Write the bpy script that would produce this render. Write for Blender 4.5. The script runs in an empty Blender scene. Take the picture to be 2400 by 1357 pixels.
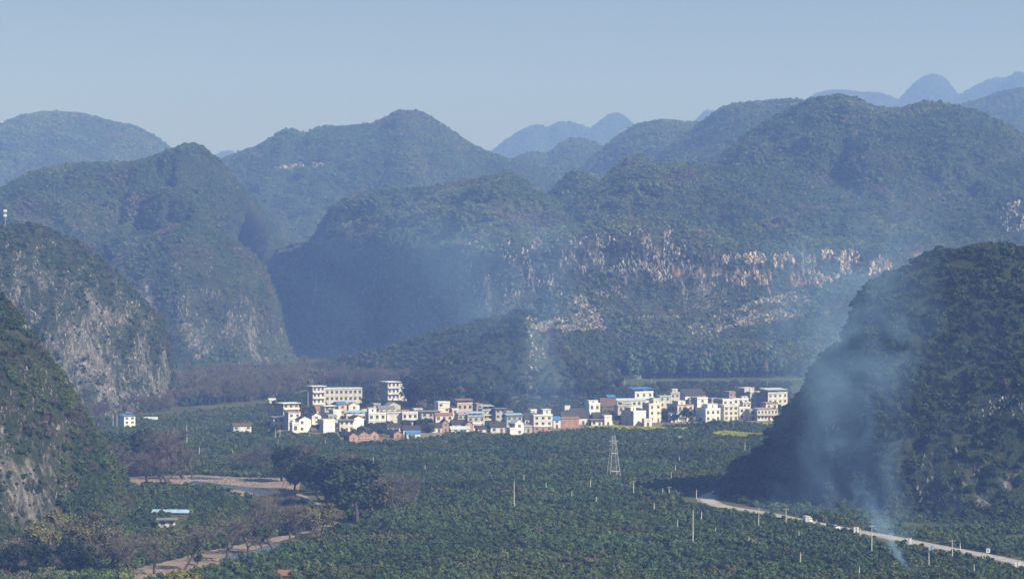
import bpy, math, random
import numpy as np
from mathutils import Vector, Matrix

# ------------------------------------------------------------------ camera, sky, sun, exposure
F, PX0, YH, H = 6000.0, 1200.0, 600.0, 100.0      # focal length in photo pixels, principal column, horizon row, eye height (m)
sc = bpy.context.scene
col = sc.collection
cam_data = bpy.data.cameras.new('camera')
cam_data.sensor_width = 36.0
cam_data.lens = 36.0 * F / 2400.0
cam_data.shift_y = -(678.5 - YH) / 2400.0
cam_data.clip_start = 1.0
cam_data.clip_end = 30000.0
cam = bpy.data.objects.new('camera', cam_data)
cam.location = (0, 0, H)
cam.rotation_euler = (math.pi / 2, 0, 0)
col.objects.link(cam)
sc.camera = cam

SUN_AZ, SUN_EL = math.radians(60), math.radians(37)   # azimuth to the right of straight behind the camera
S = Vector((math.sin(SUN_AZ) * math.cos(SUN_EL), -math.cos(SUN_AZ) * math.cos(SUN_EL), math.sin(SUN_EL)))
world_ = bpy.data.worlds.new('World')
sc.world = world_
world_.use_nodes = True
nt = world_.node_tree
nt.nodes.clear()
sky = nt.nodes.new('ShaderNodeTexSky')
sky.sky_type = 'NISHITA'
sky.sun_disc = False
sky.sun_elevation = SUN_EL
sky.sun_rotation = math.atan2(S.x, S.y)
sky.altitude = 200
sky.air_density = 1.0
sky.dust_density = 1.0
sky.ozone_density = 2.0
bg = nt.nodes.new('ShaderNodeBackground')
bg.inputs['Strength'].default_value = 0.048
wo = nt.nodes.new('ShaderNodeOutputWorld')
nt.links.new(sky.outputs[0], bg.inputs['Color'])
nt.links.new(bg.outputs[0], wo.inputs['Surface'])
sun = bpy.data.lights.new('sun', 'SUN')
sun.energy = 5.0
sun.angle = math.radians(0.5)
sun.color = (1.0, 0.96, 0.90)
sun_o = bpy.data.objects.new('sun', sun)
sun_o.rotation_euler = S.to_track_quat('Z', 'Y').to_euler()
sun_o.location = (500, -500, 900)
col.objects.link(sun_o)
sc.view_settings.view_transform = 'Standard'
sc.view_settings.look = 'None'
sc.view_settings.gamma = 1.0
sc.view_settings.use_curve_mapping = False
sc.view_settings.exposure = 0.58
sc.render.engine = 'CYCLES'
sc.cycles.use_denoising = True
sc.cycles.max_bounces = 5
sc.cycles.diffuse_bounces = 2
sc.cycles.volume_bounces = 1
sc.cycles.volume_step_rate = 1.0
sc.cycles.volume_max_steps = 256
HAZE_DENSITY = 2.2e-4
HAZE_COLOR = (0.245, 0.41, 1.0)

random.seed(5)
rng = np.random.default_rng(7)

# ------------------------------------------------------------------ helpers: pixels, noise, meshes
def wpt(px, py, D):
    return np.array(((px - PX0) / F * D, D, H + (YH - py) / F * D))

def gpt(px, py, z=0.0):
    D = F * (H - z) / (py - YH)
    return np.array(((px - PX0) / F * D, D, z))

def topx(X, Y, Z):
    return PX0 + X / Y * F, YH + (H - Z) / Y * F

def hash3(ix, iy, iz, seed):
    h = (ix * 374761393 + iy * 668265263 + iz * 2147483647 + seed * 974634777) & 0xFFFFFFFF
    h = ((h ^ (h >> 13)) * 1274126177) & 0xFFFFFFFF
    h = ((h ^ (h >> 16)) * 2246822519) & 0xFFFFFFFF
    return ((h ^ (h >> 15)) & 0xFFFFFF) / float(0xFFFFFF)

def vnoise(P, seed=0):
    i = np.floor(P).astype(np.int64)
    f = P - i
    u = f * f * f * (f * (f * 6 - 15) + 10)
    x, y, z = i[..., 0], i[..., 1], i[..., 2]
    r = 0
    for dx in (0, 1):
        wx = u[..., 0] if dx else 1 - u[..., 0]
        for dy in (0, 1):
            wy = u[..., 1] if dy else 1 - u[..., 1]
            for dz in (0, 1):
                wz = u[..., 2] if dz else 1 - u[..., 2]
                r = r + wx * wy * wz * hash3(x + dx, y + dy, z + dz, seed)
    return r * 2 - 1

def fbm(P, octaves=4, seed=0, gain=0.5):
    a, s, r = 1.0, 0.0, 0
    for o in range(octaves):
        r = r + a * vnoise(P * (2.03 ** o) + 13.7 * o, seed + o)
        s += a
        a *= gain
    return r / s

def sstep(a, b, x):
    t = np.clip((x - a) / (b - a), 0, 1)
    return t * t * (3 - 2 * t)

def catmull(C, n):
    """C (K, m) control rows -> n rows along the curve"""
    C = np.asarray(C, float)
    K = len(C)
    E = np.vstack([2 * C[0] - C[1], C, 2 * C[-1] - C[-2]])
    t = np.linspace(0, K - 1 - 1e-9, n)
    k = t.astype(int)
    f = (t - k)[:, None]
    p0, p1, p2, p3 = E[k], E[k + 1], E[k + 2], E[k + 3]
    return 0.5 * (2 * p1 + (p2 - p0) * f + (2 * p0 - 5 * p1 + 4 * p2 - p3) * f ** 2 + (3 * p1 - p0 - 3 * p2 + p3) * f ** 3)

def mesh_np(name, V, Fq, mats=(), midx=None, smooth=False, attrs=None):
    """V (n,3); Fq list of index rows, or an (m,3|4) array"""
    V = np.asarray(V, np.float32).reshape(-1, 3)
    me = bpy.data.meshes.new(name)
    if isinstance(Fq, np.ndarray):
        k = Fq.shape[1]
        flat = Fq.astype(np.int32).ravel()
        starts = np.arange(0, len(flat), k, dtype=np.int32)
        m = len(Fq)
    else:
        ln = np.array([len(f) for f in Fq], np.int32)
        flat = np.concatenate([np.asarray(f, np.int32) for f in Fq]) if len(Fq) else np.zeros(0, np.int32)
        starts = np.concatenate([[0], np.cumsum(ln)[:-1]]).astype(np.int32) if len(Fq) else np.zeros(0, np.int32)
        m = len(Fq)
    me.vertices.add(len(V))
    me.vertices.foreach_set('co', V.ravel())
    if m:
        me.loops.add(len(flat))
        me.loops.foreach_set('vertex_index', flat)
        me.polygons.add(m)
        me.polygons.foreach_set('loop_start', starts)
        if midx is not None:
            me.polygons.foreach_set('material_index', np.asarray(midx, np.int32))
        me.polygons.foreach_set('use_smooth', np.full(m, smooth))
    for mt in mats:
        me.materials.append(mt)
    for k, v in (attrs or {}).items():
        v = np.asarray(v, np.float32)
        if v.ndim == 1:
            a = me.attributes.new(k, 'FLOAT', 'POINT')
            a.data.foreach_set('value', v)
        else:
            a = me.attributes.new(k, 'FLOAT_VECTOR', 'POINT')
            a.data.foreach_set('vector', v.ravel())
    me.update(calc_edges=True)
    me.validate()
    return me

def tag(o, label=None, cat=None, group=None, kind=None):
    for k, v in (('label', label), ('category', cat), ('group', group), ('kind', kind)):
        if v:
            o[k] = v
    return o

def link(name, me, parent=None, loc=None, rz=None):
    o = bpy.data.objects.new(name, me)
    col.objects.link(o)
    if parent is not None:
        o.parent = parent
    if loc is not None:
        o.location = loc
    if rz is not None:
        o.rotation_euler = (0, 0, rz)
    return o

class MB:
    """collects boxes, prisms and tubes for ONE mesh"""
    def __init__(self):
        self.v, self.f, self.m = [], [], []
    def add(self, V, Fc, mi=0):
        o = len(self.v)
        self.v += [tuple(p) for p in V]
        self.f += [[i + o for i in f] for f in Fc]
        self.m += [mi] * len(Fc) if isinstance(mi, int) else list(mi)
        return self
    def box(self, x0, x1, y0, y1, z0, z1, mi=0):
        V = [(x0, y0, z0), (x1, y0, z0), (x1, y1, z0), (x0, y1, z0), (x0, y0, z1), (x1, y0, z1), (x1, y1, z1), (x0, y1, z1)]
        Fc = [(0, 1, 5, 4), (1, 2, 6, 5), (2, 3, 7, 6), (3, 0, 4, 7), (4, 5, 6, 7), (3, 2, 1, 0)]   # front,right,back,left,top,bottom
        return self.add(V, Fc, mi)
    def tube(self, pts, rads, sides=6, mi=0):
        pts = [np.asarray(p, float) for p in pts]
        V, Fc = [], []
        for i, p in enumerate(pts):
            d = pts[min(i + 1, len(pts) - 1)] - pts[max(i - 1, 0)]
            d = d / (np.linalg.norm(d) + 1e-9)
            a = np.cross(d, (0.31, 0.95, 0.05)) if abs(d[1]) < .9 else np.cross(d, (1, 0, 0))
            a /= np.linalg.norm(a) + 1e-9
            b = np.cross(d, a)
            for s in range(sides):
                t = 2 * math.pi * s / sides
                V.append(p + rads[i] * (math.cos(t) * a + math.sin(t) * b))
        for i in range(len(pts) - 1):
            for s in range(sides):
                s2 = (s + 1) % sides
                Fc.append((i * sides + s, i * sides + s2, (i + 1) * sides + s2, (i + 1) * sides + s))
        Fc.append(tuple(range(sides))[::-1])
        Fc.append(tuple((len(pts) - 1) * sides + s for s in range(sides)))
        return self.add(V, Fc, mi)
    def mesh(self, name, mats, smooth=False):
        return mesh_np(name, self.v, self.f, mats, self.m, smooth)
    def build(self, name, mats, parent=None, loc=None, rz=None):
        return link(name, self.mesh(name, mats if isinstance(mats, (list, tuple)) else [mats]), parent, loc, rz)

# ------------------------------------------------------------------ materials
def new_mat(name):
    m = bpy.data.materials.new(name)
    m.use_nodes = True
    n = m.node_tree.nodes
    n.clear()
    out = n.new('ShaderNodeOutputMaterial')
    p = n.new('ShaderNodeBsdfPrincipled')
    m.node_tree.links.new(p.outputs[0], out.inputs['Surface'])
    return m, n, m.node_tree.links, p

def ramp(n, stops):
    r = n.new('ShaderNodeValToRGB')
    e = r.color_ramp.elements
    while len(e) < len(stops):
        e.new(0.5)
    for i, (p, c) in enumerate(stops):
        e[i].position = p
        e[i].color = (*c, 1) if len(c) == 3 else c
    return r

def noise_node(n, l, vec, scale, detail=4, rough=0.55):
    t = n.new('ShaderNodeTexNoise')
    t.inputs['Scale'].default_value = scale
    t.inputs['Detail'].default_value = detail
    t.inputs['Roughness'].default_value = rough
    if vec is not None:
        l.new(vec, t.inputs['Vector'])
    return t

def mixc(n, l, a, b, fac, mode='MIX'):
    m = n.new('ShaderNodeMix')
    m.data_type = 'RGBA'
    m.blend_type = mode
    for sock, v in ((m.inputs[0], fac), (m.inputs[6], a), (m.inputs[7], b)):
        if hasattr(v, 'is_linked') or hasattr(v, 'links'):
            l.new(v, sock)
        elif isinstance(v, (int, float)):
            sock.default_value = v
        else:
            sock.default_value = (*v, 1)
    return m.outputs[2]

def plain(name, c, rough=0.85, var=0.25, scale=0.6, metal=0.0, spec=0.3):
    """painted / built surface: base colour with weather streaks and blotches"""
    m, n, l, p = new_mat(name)
    g = n.new('ShaderNodeNewGeometry')
    mp = n.new('ShaderNodeMapping')
    mp.inputs['Scale'].default_value = (1, 1, 0.35)
    l.new(g.outputs['Position'], mp.inputs['Vector'])
    t = noise_node(n, l, mp.outputs[0], scale, 5, 0.6)
    lo = tuple(x * (1 - var) for x in c)
    hi = tuple(min(1, x * (1 + var * 0.4)) for x in c)
    r = ramp(n, [(0.3, lo), (0.62, hi)])
    l.new(t.outputs[0], r.inputs[0])
    l.new(r.outputs[0], p.inputs['Base Color'])
    p.inputs['Roughness'].default_value = rough
    p.inputs['Metallic'].default_value = metal
    p.inputs['Specular IOR Level'].default_value = spec
    return m

def leaf_mat(name, source):
    """foliage; colour comes from the plant itself (instance attribute or object colour)"""
    m, n, l, p = new_mat(name)
    if source == 'inst':
        a = n.new('ShaderNodeAttribute')
        a.attribute_type = 'INSTANCER'
        a.attribute_name = 'tint'
        c = a.outputs['Color']
    else:
        a = n.new('ShaderNodeObjectInfo')
        c = a.outputs['Color']
    g = n.new('ShaderNodeNewGeometry')
    t = noise_node(n, l, g.outputs['Position'], 0.9, 3, 0.6)
    r = ramp(n, [(0.3, (0.62, 0.62, 0.62)), (0.7, (1.35, 1.32, 1.2))])
    l.new(t.outputs[0], r.inputs[0])
    cc = mixc(n, l, c, r.outputs[0], 1.0, 'MULTIPLY')
    l.new(cc, p.inputs['Base Color'])
    p.inputs['Roughness'].default_value = 0.75
    p.inputs['Specular IOR Level'].default_value = 0.25
    return m

M_LEAF_I = leaf_mat('foliage_massed', 'inst')
M_LEAF_O = leaf_mat('foliage_single', 'obj')

def bark_mat():
    m, n, l, p = new_mat('bark')
    g = n.new('ShaderNodeNewGeometry')
    t = noise_node(n, l, g.outputs['Position'], 3.0, 4)
    r = ramp(n, [(0.3, (0.035, 0.028, 0.022)), (0.7, (0.12, 0.10, 0.085))])
    l.new(t.outputs[0], r.inputs[0])
    l.new(r.outputs[0], p.inputs['Base Color'])
    p.inputs['Roughness'].default_value = 0.95
    return m
M_BARK = bark_mat()

def hill_mat():
    m, n, l, p = new_mat('karst_slope')
    g = n.new('ShaderNodeNewGeometry')
    pos = g.outputs['Position']
    def attr(nm):
        a = n.new('ShaderNodeAttribute')
        a.attribute_name = nm
        return a.outputs['Fac']
    t1 = noise_node(n, l, pos, 0.05, 6, 0.65)
    soil = ramp(n, [(0.3, (0.022, 0.034, 0.016)), (0.55, (0.042, 0.058, 0.026)), (0.78, (0.09, 0.085, 0.048))])
    l.new(t1.outputs[0], soil.inputs[0])
    mp = n.new('ShaderNodeMapping')
    mp.inputs['Scale'].default_value = (1, 1, 0.42)
    l.new(pos, mp.inputs['Vector'])
    t2 = noise_node(n, l, mp.outputs[0], 0.42, 8, 0.72)
    rock = ramp(n, [(0.32, (0.045, 0.044, 0.042)), (0.50, (0.15, 0.145, 0.138)), (0.68, (0.42, 0.40, 0.37))])
    l.new(t2.outputs[0], rock.inputs[0])
    t4 = noise_node(n, l, mp.outputs[0], 0.21, 6, 0.7)
    och = ramp(n, [(0.30, (0.14, 0.08, 0.05)), (0.50, (0.44, 0.24, 0.13)), (0.66, (0.66, 0.46, 0.30))])
    l.new(t4.outputs[0], och.inputs[0])
    rk = mixc(n, l, rock.outputs[0], och.outputs[0], attr('ochre'))
    t3 = noise_node(n, l, mp.outputs[0], 0.24, 7, 0.7)
    add = n.new('ShaderNodeMath'); add.operation = 'ADD'
    l.new(attr('rock'), add.inputs[0]); l.new(t3.outputs[0], add.inputs[1])
    mr = n.new('ShaderNodeMapRange')
    mr.inputs['From Min'].default_value = 0.92
    mr.inputs['From Max'].default_value = 1.06
    l.new(add.outputs[0], mr.inputs['Value'])
    c = mixc(n, l, soil.outputs[0], rk, mr.outputs[0])
    l.new(c, p.inputs['Base Color'])
    p.inputs['Roughness'].default_value = 0.95
    p.inputs['Specular IOR Level'].default_value = 0.15
    b = n.new('ShaderNodeBump')
    b.inputs['Strength'].default_value = 1.0
    b.inputs['Distance'].default_value = 3.0
    l.new(t2.outputs[0], b.inputs['Height'])
    l.new(b.outputs[0], p.inputs['Normal'])
    return m
M_HILL = hill_mat()

def rock_mat():
    m, n, l, p = new_mat('loose_limestone')
    oi = n.new('ShaderNodeObjectInfo')
    r = ramp(n, [(0.0, (0.08, 0.077, 0.073)), (0.6, (0.20, 0.19, 0.175)), (1.0, (0.44, 0.41, 0.38))])
    l.new(oi.outputs['Random'], r.inputs[0])
    at_ = n.new('ShaderNodeAttribute'); at_.attribute_type = 'INSTANCER'; at_.attribute_name = 'tint'
    g = n.new('ShaderNodeNewGeometry')
    t = noise_node(n, l, g.outputs['Position'], 0.8, 5, 0.7)
    r2 = ramp(n, [(0.35, (0.45, 0.45, 0.45)), (0.62, (1.15, 1.15, 1.15))])
    l.new(t.outputs[0], r2.inputs[0])
    c1 = mixc(n, l, r.outputs[0], at_.outputs['Color'], 1.0, 'MULTIPLY')
    l.new(mixc(n, l, c1, r2.outputs[0], 1.0, 'MULTIPLY'), p.inputs['Base Color'])
    p.inputs['Roughness'].default_value = 0.95
    return m
M_ROCK = rock_mat()

# ------------------------------------------------------------------ foliage prototypes (kept in collections that are not in the scene)
def rand_dirs(n, r):
    d = r.normal(size=(n, 3))
    return d / np.linalg.norm(d, axis=1)[:, None]

def leaf_quads(C, N, size, r, aspect=1.0):
    """one bent leaf-cluster face (two triangles) at each centre C facing about N"""
    n = len(C)
    t = np.cross(N, r.normal(size=(n, 3)))
    t /= np.linalg.norm(t, axis=1)[:, None] + 1e-9
    b = np.cross(N, t)
    s = (size * r.uniform(0.6, 1.35, n))[:, None]
    V = np.stack([C - t * s - b * s * .35 * aspect, C + t * s * .25 - b * s * aspect, C + t * s + b * s * .3 * aspect, C - t * s * .2 + b * s * aspect + N * s * .5], 1).reshape(-1, 3)
    Fq = np.arange(4 * n).reshape(n, 4)
    return V, Fq

def clump(seed, nleaf, size, lobes=6, flat=0.8, spread=0.55):
    """leafy crown of unit radius standing on z=0: leaf faces round several uneven lobes"""
    r = np.random.default_rng(seed)
    C, N = [], []
    ctr = [np.array((0, 0, 0.55))] + [np.array((*(r.normal(size=2) * spread * .6), r.uniform(.3, 1.05))) for _ in range(lobes - 1)]
    for c in ctr:
        k = nleaf // lobes
        d = rand_dirs(k, r)
        d[:, 2] = np.where(d[:, 2] < -.35, -d[:, 2], d[:, 2])
        rad = r.uniform(.38, .62) * r.uniform(.72, 1.05, k)
        C.append(c + d * rad[:, None] * np.array((1, 1, flat)))
        nn = d + r.normal(size=(k, 3)) * .45
        N.append(nn / np.linalg.norm(nn, axis=1)[:, None])
    C, N = np.vstack(C), np.vstack(N)
    C[:, 2] = np.maximum(C[:, 2], .02)
    V, Fq = leaf_quads(C, N, size, r)
    return V, Fq

def proto_collection(name, meshes):
    c = bpy.data.collections.new(name)
    for i, me in enumerate(meshes):
        o = bpy.data.objects.new('%s_%02d' % (name, i), me)
        c.objects.link(o)
    return c

def clump_meshes(name, n, nleaf, size, mat, **kw):
    out = []
    for i in range(n):
        V, Fq = clump(100 + i * 7 + nleaf, nleaf, size, **kw)
        out.append(mesh_np(name, V, Fq, [mat]))
    return out

def tall_mesh(seed, mat):
    """slim forest tree, 1 unit tall: bare stem and a narrow leafy top"""
    r = np.random.default_rng(seed)
    k = 150
    z = r.uniform(.32, 1.0, k)
    w = .20 * np.sin(np.clip((z - .25) / .78, 0, 1) * math.pi) ** .6 * r.uniform(.3, 1.0, k)
    a = r.uniform(0, 6.283, k)
    C = np.stack([np.cos(a) * w, np.sin(a) * w, z], 1)
    N = np.stack([np.cos(a), np.sin(a), r.uniform(0, 1, k)], 1) + r.normal(size=(k, 3)) * .4
    N /= np.linalg.norm(N, axis=1)[:, None]
    V, Fq = leaf_quads(C, N, .055, r)
    b = MB().tube([(0, 0, -.02), (.008, 0, .4), (0, .008, .85)], [.016, .012, .004], 4)
    V2 = np.vstack([V, np.array(b.v)])
    F2 = [list(f) for f in Fq] + [[i + len(V) for i in f] for f in b.f]
    return mesh_np('tall_tree', V2, F2, [mat, M_BARK], [0] * len(Fq) + [1] * len(b.f))

def twig_bush(seed, mat, n=330):
    """leafless scrub of unit radius: thin upright twigs"""
    r = np.random.default_rng(seed)
    V, Fq = [], []
    a = r.uniform(0, 6.283, n)
    rad = np.sqrt(r.uniform(0, 1, n))
    base = np.stack([np.cos(a) * rad * .35, np.sin(a) * rad * .35, r.uniform(0, .5, n)], 1)
    d = np.stack([np.cos(a) * rad * .9, np.sin(a) * rad * .9, r.uniform(.5, 1.1, n)], 1) + r.normal(size=(n, 3)) * .25
    tip = base + d * r.uniform(.45, 1.0, n)[:, None]
    side = np.cross(d, r.normal(size=(n, 3)))
    side /= np.linalg.norm(side, axis=1)[:, None]
    w = .022
    V = np.stack([base - side * w, base + side * w, tip + side * w * .5, tip - side * w * .5], 1).reshape(-1, 3)
    return mesh_np('twig_bush', V, np.arange(4 * n).reshape(n, 4), [mat])

def rock_mesh(seed):
    r = np.random.default_rng(seed)
    d = rand_dirs(10, r)
    import bmesh
    bm = bmesh.new()
    for p in d * np.array((1, 1, .8)) * r.uniform(.55, 1, (10, 1)):
        bm.verts.new(p)
    bmesh.ops.convex_hull(bm, input=bm.verts)
    me = bpy.data.meshes.new('rock')
    bm.to_mesh(me)
    bm.free()
    me.materials.append(M_ROCK)
    return me

P_NEAR = proto_collection('proto_near', clump_meshes('near_crown', 5, 420, .15, M_LEAF_I, lobes=8) )
P_FAR = proto_collection('proto_far', clump_meshes('far_crown', 5, 110, .27, M_LEAF_I, lobes=5))
P_BUSH = proto_collection('proto_bush', clump_meshes('bush_crown', 5, 190, .20, M_LEAF_I, lobes=6, flat=.75))
P_TALL = proto_collection('proto_tall', [tall_mesh(40 + i, M_LEAF_I) for i in range(4)])
P_TWIG = proto_collection('proto_twig', [twig_bush(60 + i, M_LEAF_I) for i in range(4)])
P_ROCK = proto_collection('proto_rock', [rock_mesh(80 + i) for i in range(5)])

GN = {}
def gn_scatter(coll):
    if coll.name in GN:
        return GN[coll.name]
    g = bpy.data.node_groups.new('scatter_' + coll.name, 'GeometryNodeTree')
    g.interface.new_socket('Geometry', in_out='INPUT', socket_type='NodeSocketGeometry')
    g.interface.new_socket('Geometry', in_out='OUTPUT', socket_type='NodeSocketGeometry')
    N, L = g.nodes, g.links
    gi, go = N.new('NodeGroupInput'), N.new('NodeGroupOutput')
    iop = N.new('GeometryNodeInstanceOnPoints')
    ci = N.new('GeometryNodeCollectionInfo')
    ci.inputs['Collection'].default_value = coll
    ci.inputs['Separate Children'].default_value = True
    ci.inputs['Reset Children'].default_value = True
    def na(nm, ty):
        a = N.new('GeometryNodeInputNamedAttribute')
        a.data_type = ty
        a.inputs['Name'].default_value = nm
        return a.outputs['Attribute']
    L.new(gi.outputs[0], iop.inputs['Points'])
    L.new(ci.outputs[0], iop.inputs['Instance'])
    iop.inputs['Pick Instance'].default_value = True
    L.new(na('pick', 'INT'), iop.inputs['Instance Index'])
    L.new(na('rot', 'FLOAT_VECTOR'), iop.inputs['Rotation'])
    L.new(na('scl', 'FLOAT_VECTOR'), iop.inputs['Scale'])
    L.new(iop.outputs[0], go.inputs[0])
    GN[coll.name] = g
    return g

def scatter(name, P, scl, tint, coll, label, cat, seed=0, tilt=0.15):
    n = len(P)
    r = np.random.default_rng(seed)
    rot = np.stack([r.normal(size=n) * tilt, r.normal(size=n) * tilt, r.uniform(0, 6.283, n)], 1)
    scl = np.asarray(scl)
    if scl.ndim == 1:
        scl = np.stack([scl, scl, scl * r.uniform(.8, 1.25, n)], 1)
    me = mesh_np(name, P, np.zeros((0, 4), int), attrs={'rot': rot, 'scl': scl, 'tint': tint})
    a = me.attributes.new('pick', 'INT', 'POINT')
    a.data.foreach_set('value', r.integers(0, len(coll.objects), n).astype(np.int32))
    o = link(name, me)
    md = o.modifiers.new('scatter', 'NODES')
    md.node_group = gn_scatter(coll)
    tag(o, label, cat, kind='stuff')
    return o

GREEN = np.array([(0.044, 0.086, 0.032), (0.050, 0.094, 0.034), (0.060, 0.104, 0.038), (0.038, 0.074, 0.032), (0.068, 0.110, 0.040)])
OLIVE = np.array([(0.094, 0.130, 0.042), (0.104, 0.136, 0.046), (0.084, 0.122, 0.040)])
BROWN = np.array([(0.110, 0.102, 0.078), (0.100, 0.092, 0.072), (0.125, 0.112, 0.084)])

def tints(P, seed, brown=0.15, olive=0.2, scale=1 / 60.0, gain=1.0):
    r = np.random.default_rng(seed)
    n = len(P)
    nz = fbm(P * scale, 3, seed) + r.normal(size=n) * .10
    nz2 = fbm(P * scale * 1.7 + 40, 3, seed + 9) + r.normal(size=n) * .10
    c = GREEN[r.integers(0, len(GREEN), n)].copy()
    qo = np.quantile(nz, 1 - olive) if olive > 0 else 9
    qb = np.quantile(nz2, 1 - brown) if brown > 0 else 9
    mo, mb = nz > qo, nz2 > qb
    c[mo] = OLIVE[r.integers(0, len(OLIVE), mo.sum())]
    c[mb] = BROWN[r.integers(0, len(BROWN), mb.sum())]
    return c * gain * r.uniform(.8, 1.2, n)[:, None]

# ------------------------------------------------------------------ where bare rock shows (photo polygons on the slopes); no woods grow there
GREYR, OCHR = (1.15, 1.12, 1.06), [(1.65, 1.42, 1.15), (1.5, 1.34, 1.15), (1.45, 1.38, 1.28), (1.75, 1.30, .95)]
ROCKS = []
def scree_(poly, n, rad, label, seed, tint=(1.25, 1.18, 1.1), tall=1.3, thr=-.12, fs=(28, 16), name='scree', cat='scree'):
    ROCKS.append((poly, n, rad, label, seed, tint, tall, thr, fs, name, cat))
def crags_(poly, n, rad, label, seed, tint=GREYR, tall=2.4, thr=.05, fs=(22, 30)):
    ROCKS.append((poly, n, rad, label, seed, tint, tall, thr, fs, 'crags', 'crag'))
scree_([(1340, 690), (1365, 690), (1400, 725), (1420, 765), (1440, 772), (1360, 785), (1240, 775), (1260, 745), (1340, 745), (1350, 720)], 1100, (.7, 2.1), 'pale scree tongue below the long cliff', 161)
scree_([(1700, 735), (1780, 700), (1880, 680), (1905, 700), (1880, 740), (1780, 760), (1720, 775), (1670, 780)], 1100, (.7, 2.1), 'pale scree fan below the ochre cliff', 162)
scree_([(1230, 745), (1270, 745), (1290, 800), (1270, 860), (1240, 950), (1215, 955), (1235, 850)], 160, (.6, 2.0), 'pale rocks down the flank of the village knoll', 163)
scree_([(640, 392), (700, 384), (780, 380), (775, 392), (700, 396), (645, 402)], 130, (1.5, 4.0), 'white rock outcrop high on the back mountain', 164)
scree_([(555, 850), (600, 848), (615, 865), (560, 870)], 60, (.8, 2.0), 'pale rocks at the mouth of the gorge', 165)
scree_([(1600, 770), (1680, 735), (1690, 790), (1640, 800)], 120, (.8, 2.4), 'pale rocks between the two scree slopes', 166)
scree_([(1450, 742), (1600, 738), (1600, 748), (1450, 752)], 90, (.6, 1.6), 'thin line of pale rocks across the wooded slope', 167)

crags_([(1480, 540), (1560, 535), (1640, 560), (1660, 600), (1600, 640), (1500, 680), (1480, 620)], 700, (.7, 2.4), 'pale limestone crags under the summit slope', 171, OCHR[1:3] + [(1.2, 1.17, 1.12)] * 4, thr=.14)
crags_([(1690, 600), (1790, 596), (1910, 600), (1905, 622), (1810, 628), (1805, 690), (1745, 705), (1735, 660), (1760, 620), (1690, 618)], 800, (.7, 2.5), 'ochre limestone crags in the hanging band', 172, OCHR, thr=.07)
crags_([(1850, 612), (1930, 590), (2020, 585), (2090, 620), (2085, 640), (1960, 655), (1930, 680), (1870, 650)], 950, (.7, 2.7), 'bright ochre crags at the far end of the long cliff', 173, OCHR, thr=.05)
crags_([(1090, 560), (1480, 550), (1480, 700), (1300, 690), (1100, 720)], 700, (.6, 2.0), 'scattered grey crags on the long cliff', 174, (1.35, 1.28, 1.2), thr=.16)
crags_([(1560, 640), (1740, 640), (1740, 740), (1680, 790), (1620, 790), (1600, 700)], 150, (.7, 2.0), 'grey crags among the woods below the ochre band', 175, (1.1, 1.05, 1.0), thr=.12)
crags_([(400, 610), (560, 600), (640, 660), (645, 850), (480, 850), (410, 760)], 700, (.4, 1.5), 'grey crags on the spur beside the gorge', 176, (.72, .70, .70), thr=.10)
crags_([(0, 560), (120, 560), (260, 640), (350, 730), (400, 800), (405, 930), (330, 950), (200, 960), (120, 860), (0, 700)], 2600, (.25, 1.0), 'white and grey crags covering the left cliff hill', 177, [(.9, .88, .84), (.7, .68, .66), (1.05, 1.0, .95)], thr=.04, fs=(20, 30))
crags_([(40, 850), (110, 850), (160, 980), (175, 1090), (170, 1150), (60, 1250), (0, 1260), (0, 950)], 900, (.2, .8), 'grey limestone slabs on the near rocky slope', 178, [(.62, .61, .63), (.5, .49, .5)], thr=.08, fs=(26, 44))
crags_([(2260, 940), (2400, 925), (2400, 975), (2290, 975)], 90, (.3, .9), 'small white crags on the flank of the dark hill', 179, (1.2, 1.2, 1.2), thr=-.1)
crags_([(1930, 1000), (1965, 1000), (1960, 1065), (1940, 1065)], 22, (.3, .9), 'pale rock streak low on the dark hill', 180, (.8, .8, .85), 3.0, -.3)
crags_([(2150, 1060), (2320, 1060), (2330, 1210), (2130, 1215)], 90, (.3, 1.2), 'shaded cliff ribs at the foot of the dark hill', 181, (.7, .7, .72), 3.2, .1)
crags_([(2335, 480), (2400, 465), (2400, 560), (2350, 560)], 90, (.8, 2.4), 'white crags high beside the dark hill crest', 182, (1.3, 1.28, 1.25), thr=-.05)
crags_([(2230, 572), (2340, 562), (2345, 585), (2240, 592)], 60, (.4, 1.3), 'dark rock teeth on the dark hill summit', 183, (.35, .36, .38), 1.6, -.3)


def in_poly(px, py, poly):
    r = np.zeros(px.shape, bool)
    x0, y0 = poly[-1]
    for x1, y1 in poly:
        c = ((y1 > py) != (y0 > py))
        xi = (x0 - x1) * (py - y1) / ((y0 - y1) if y0 != y1 else 1e-9) + x1
        r ^= c & (px < xi)
        x0, y0 = x1, y1
    return r
def bare_rock(P):
    px, py = topx(P[:, 0], P[:, 1], P[:, 2])
    out = np.zeros(len(P), bool)
    for poly, n, rad, label, seed, tint, tall, thr, fs, name, cat in ROCKS:
        k = in_poly(px, py, poly)
        if k.any():
            q = np.stack([px[k] / fs[0], py[k] / fs[1], px[k] * 0], 1)
            out[np.nonzero(k)[0]] |= fbm(q, 3, seed) > thr - .06
    return out

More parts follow.
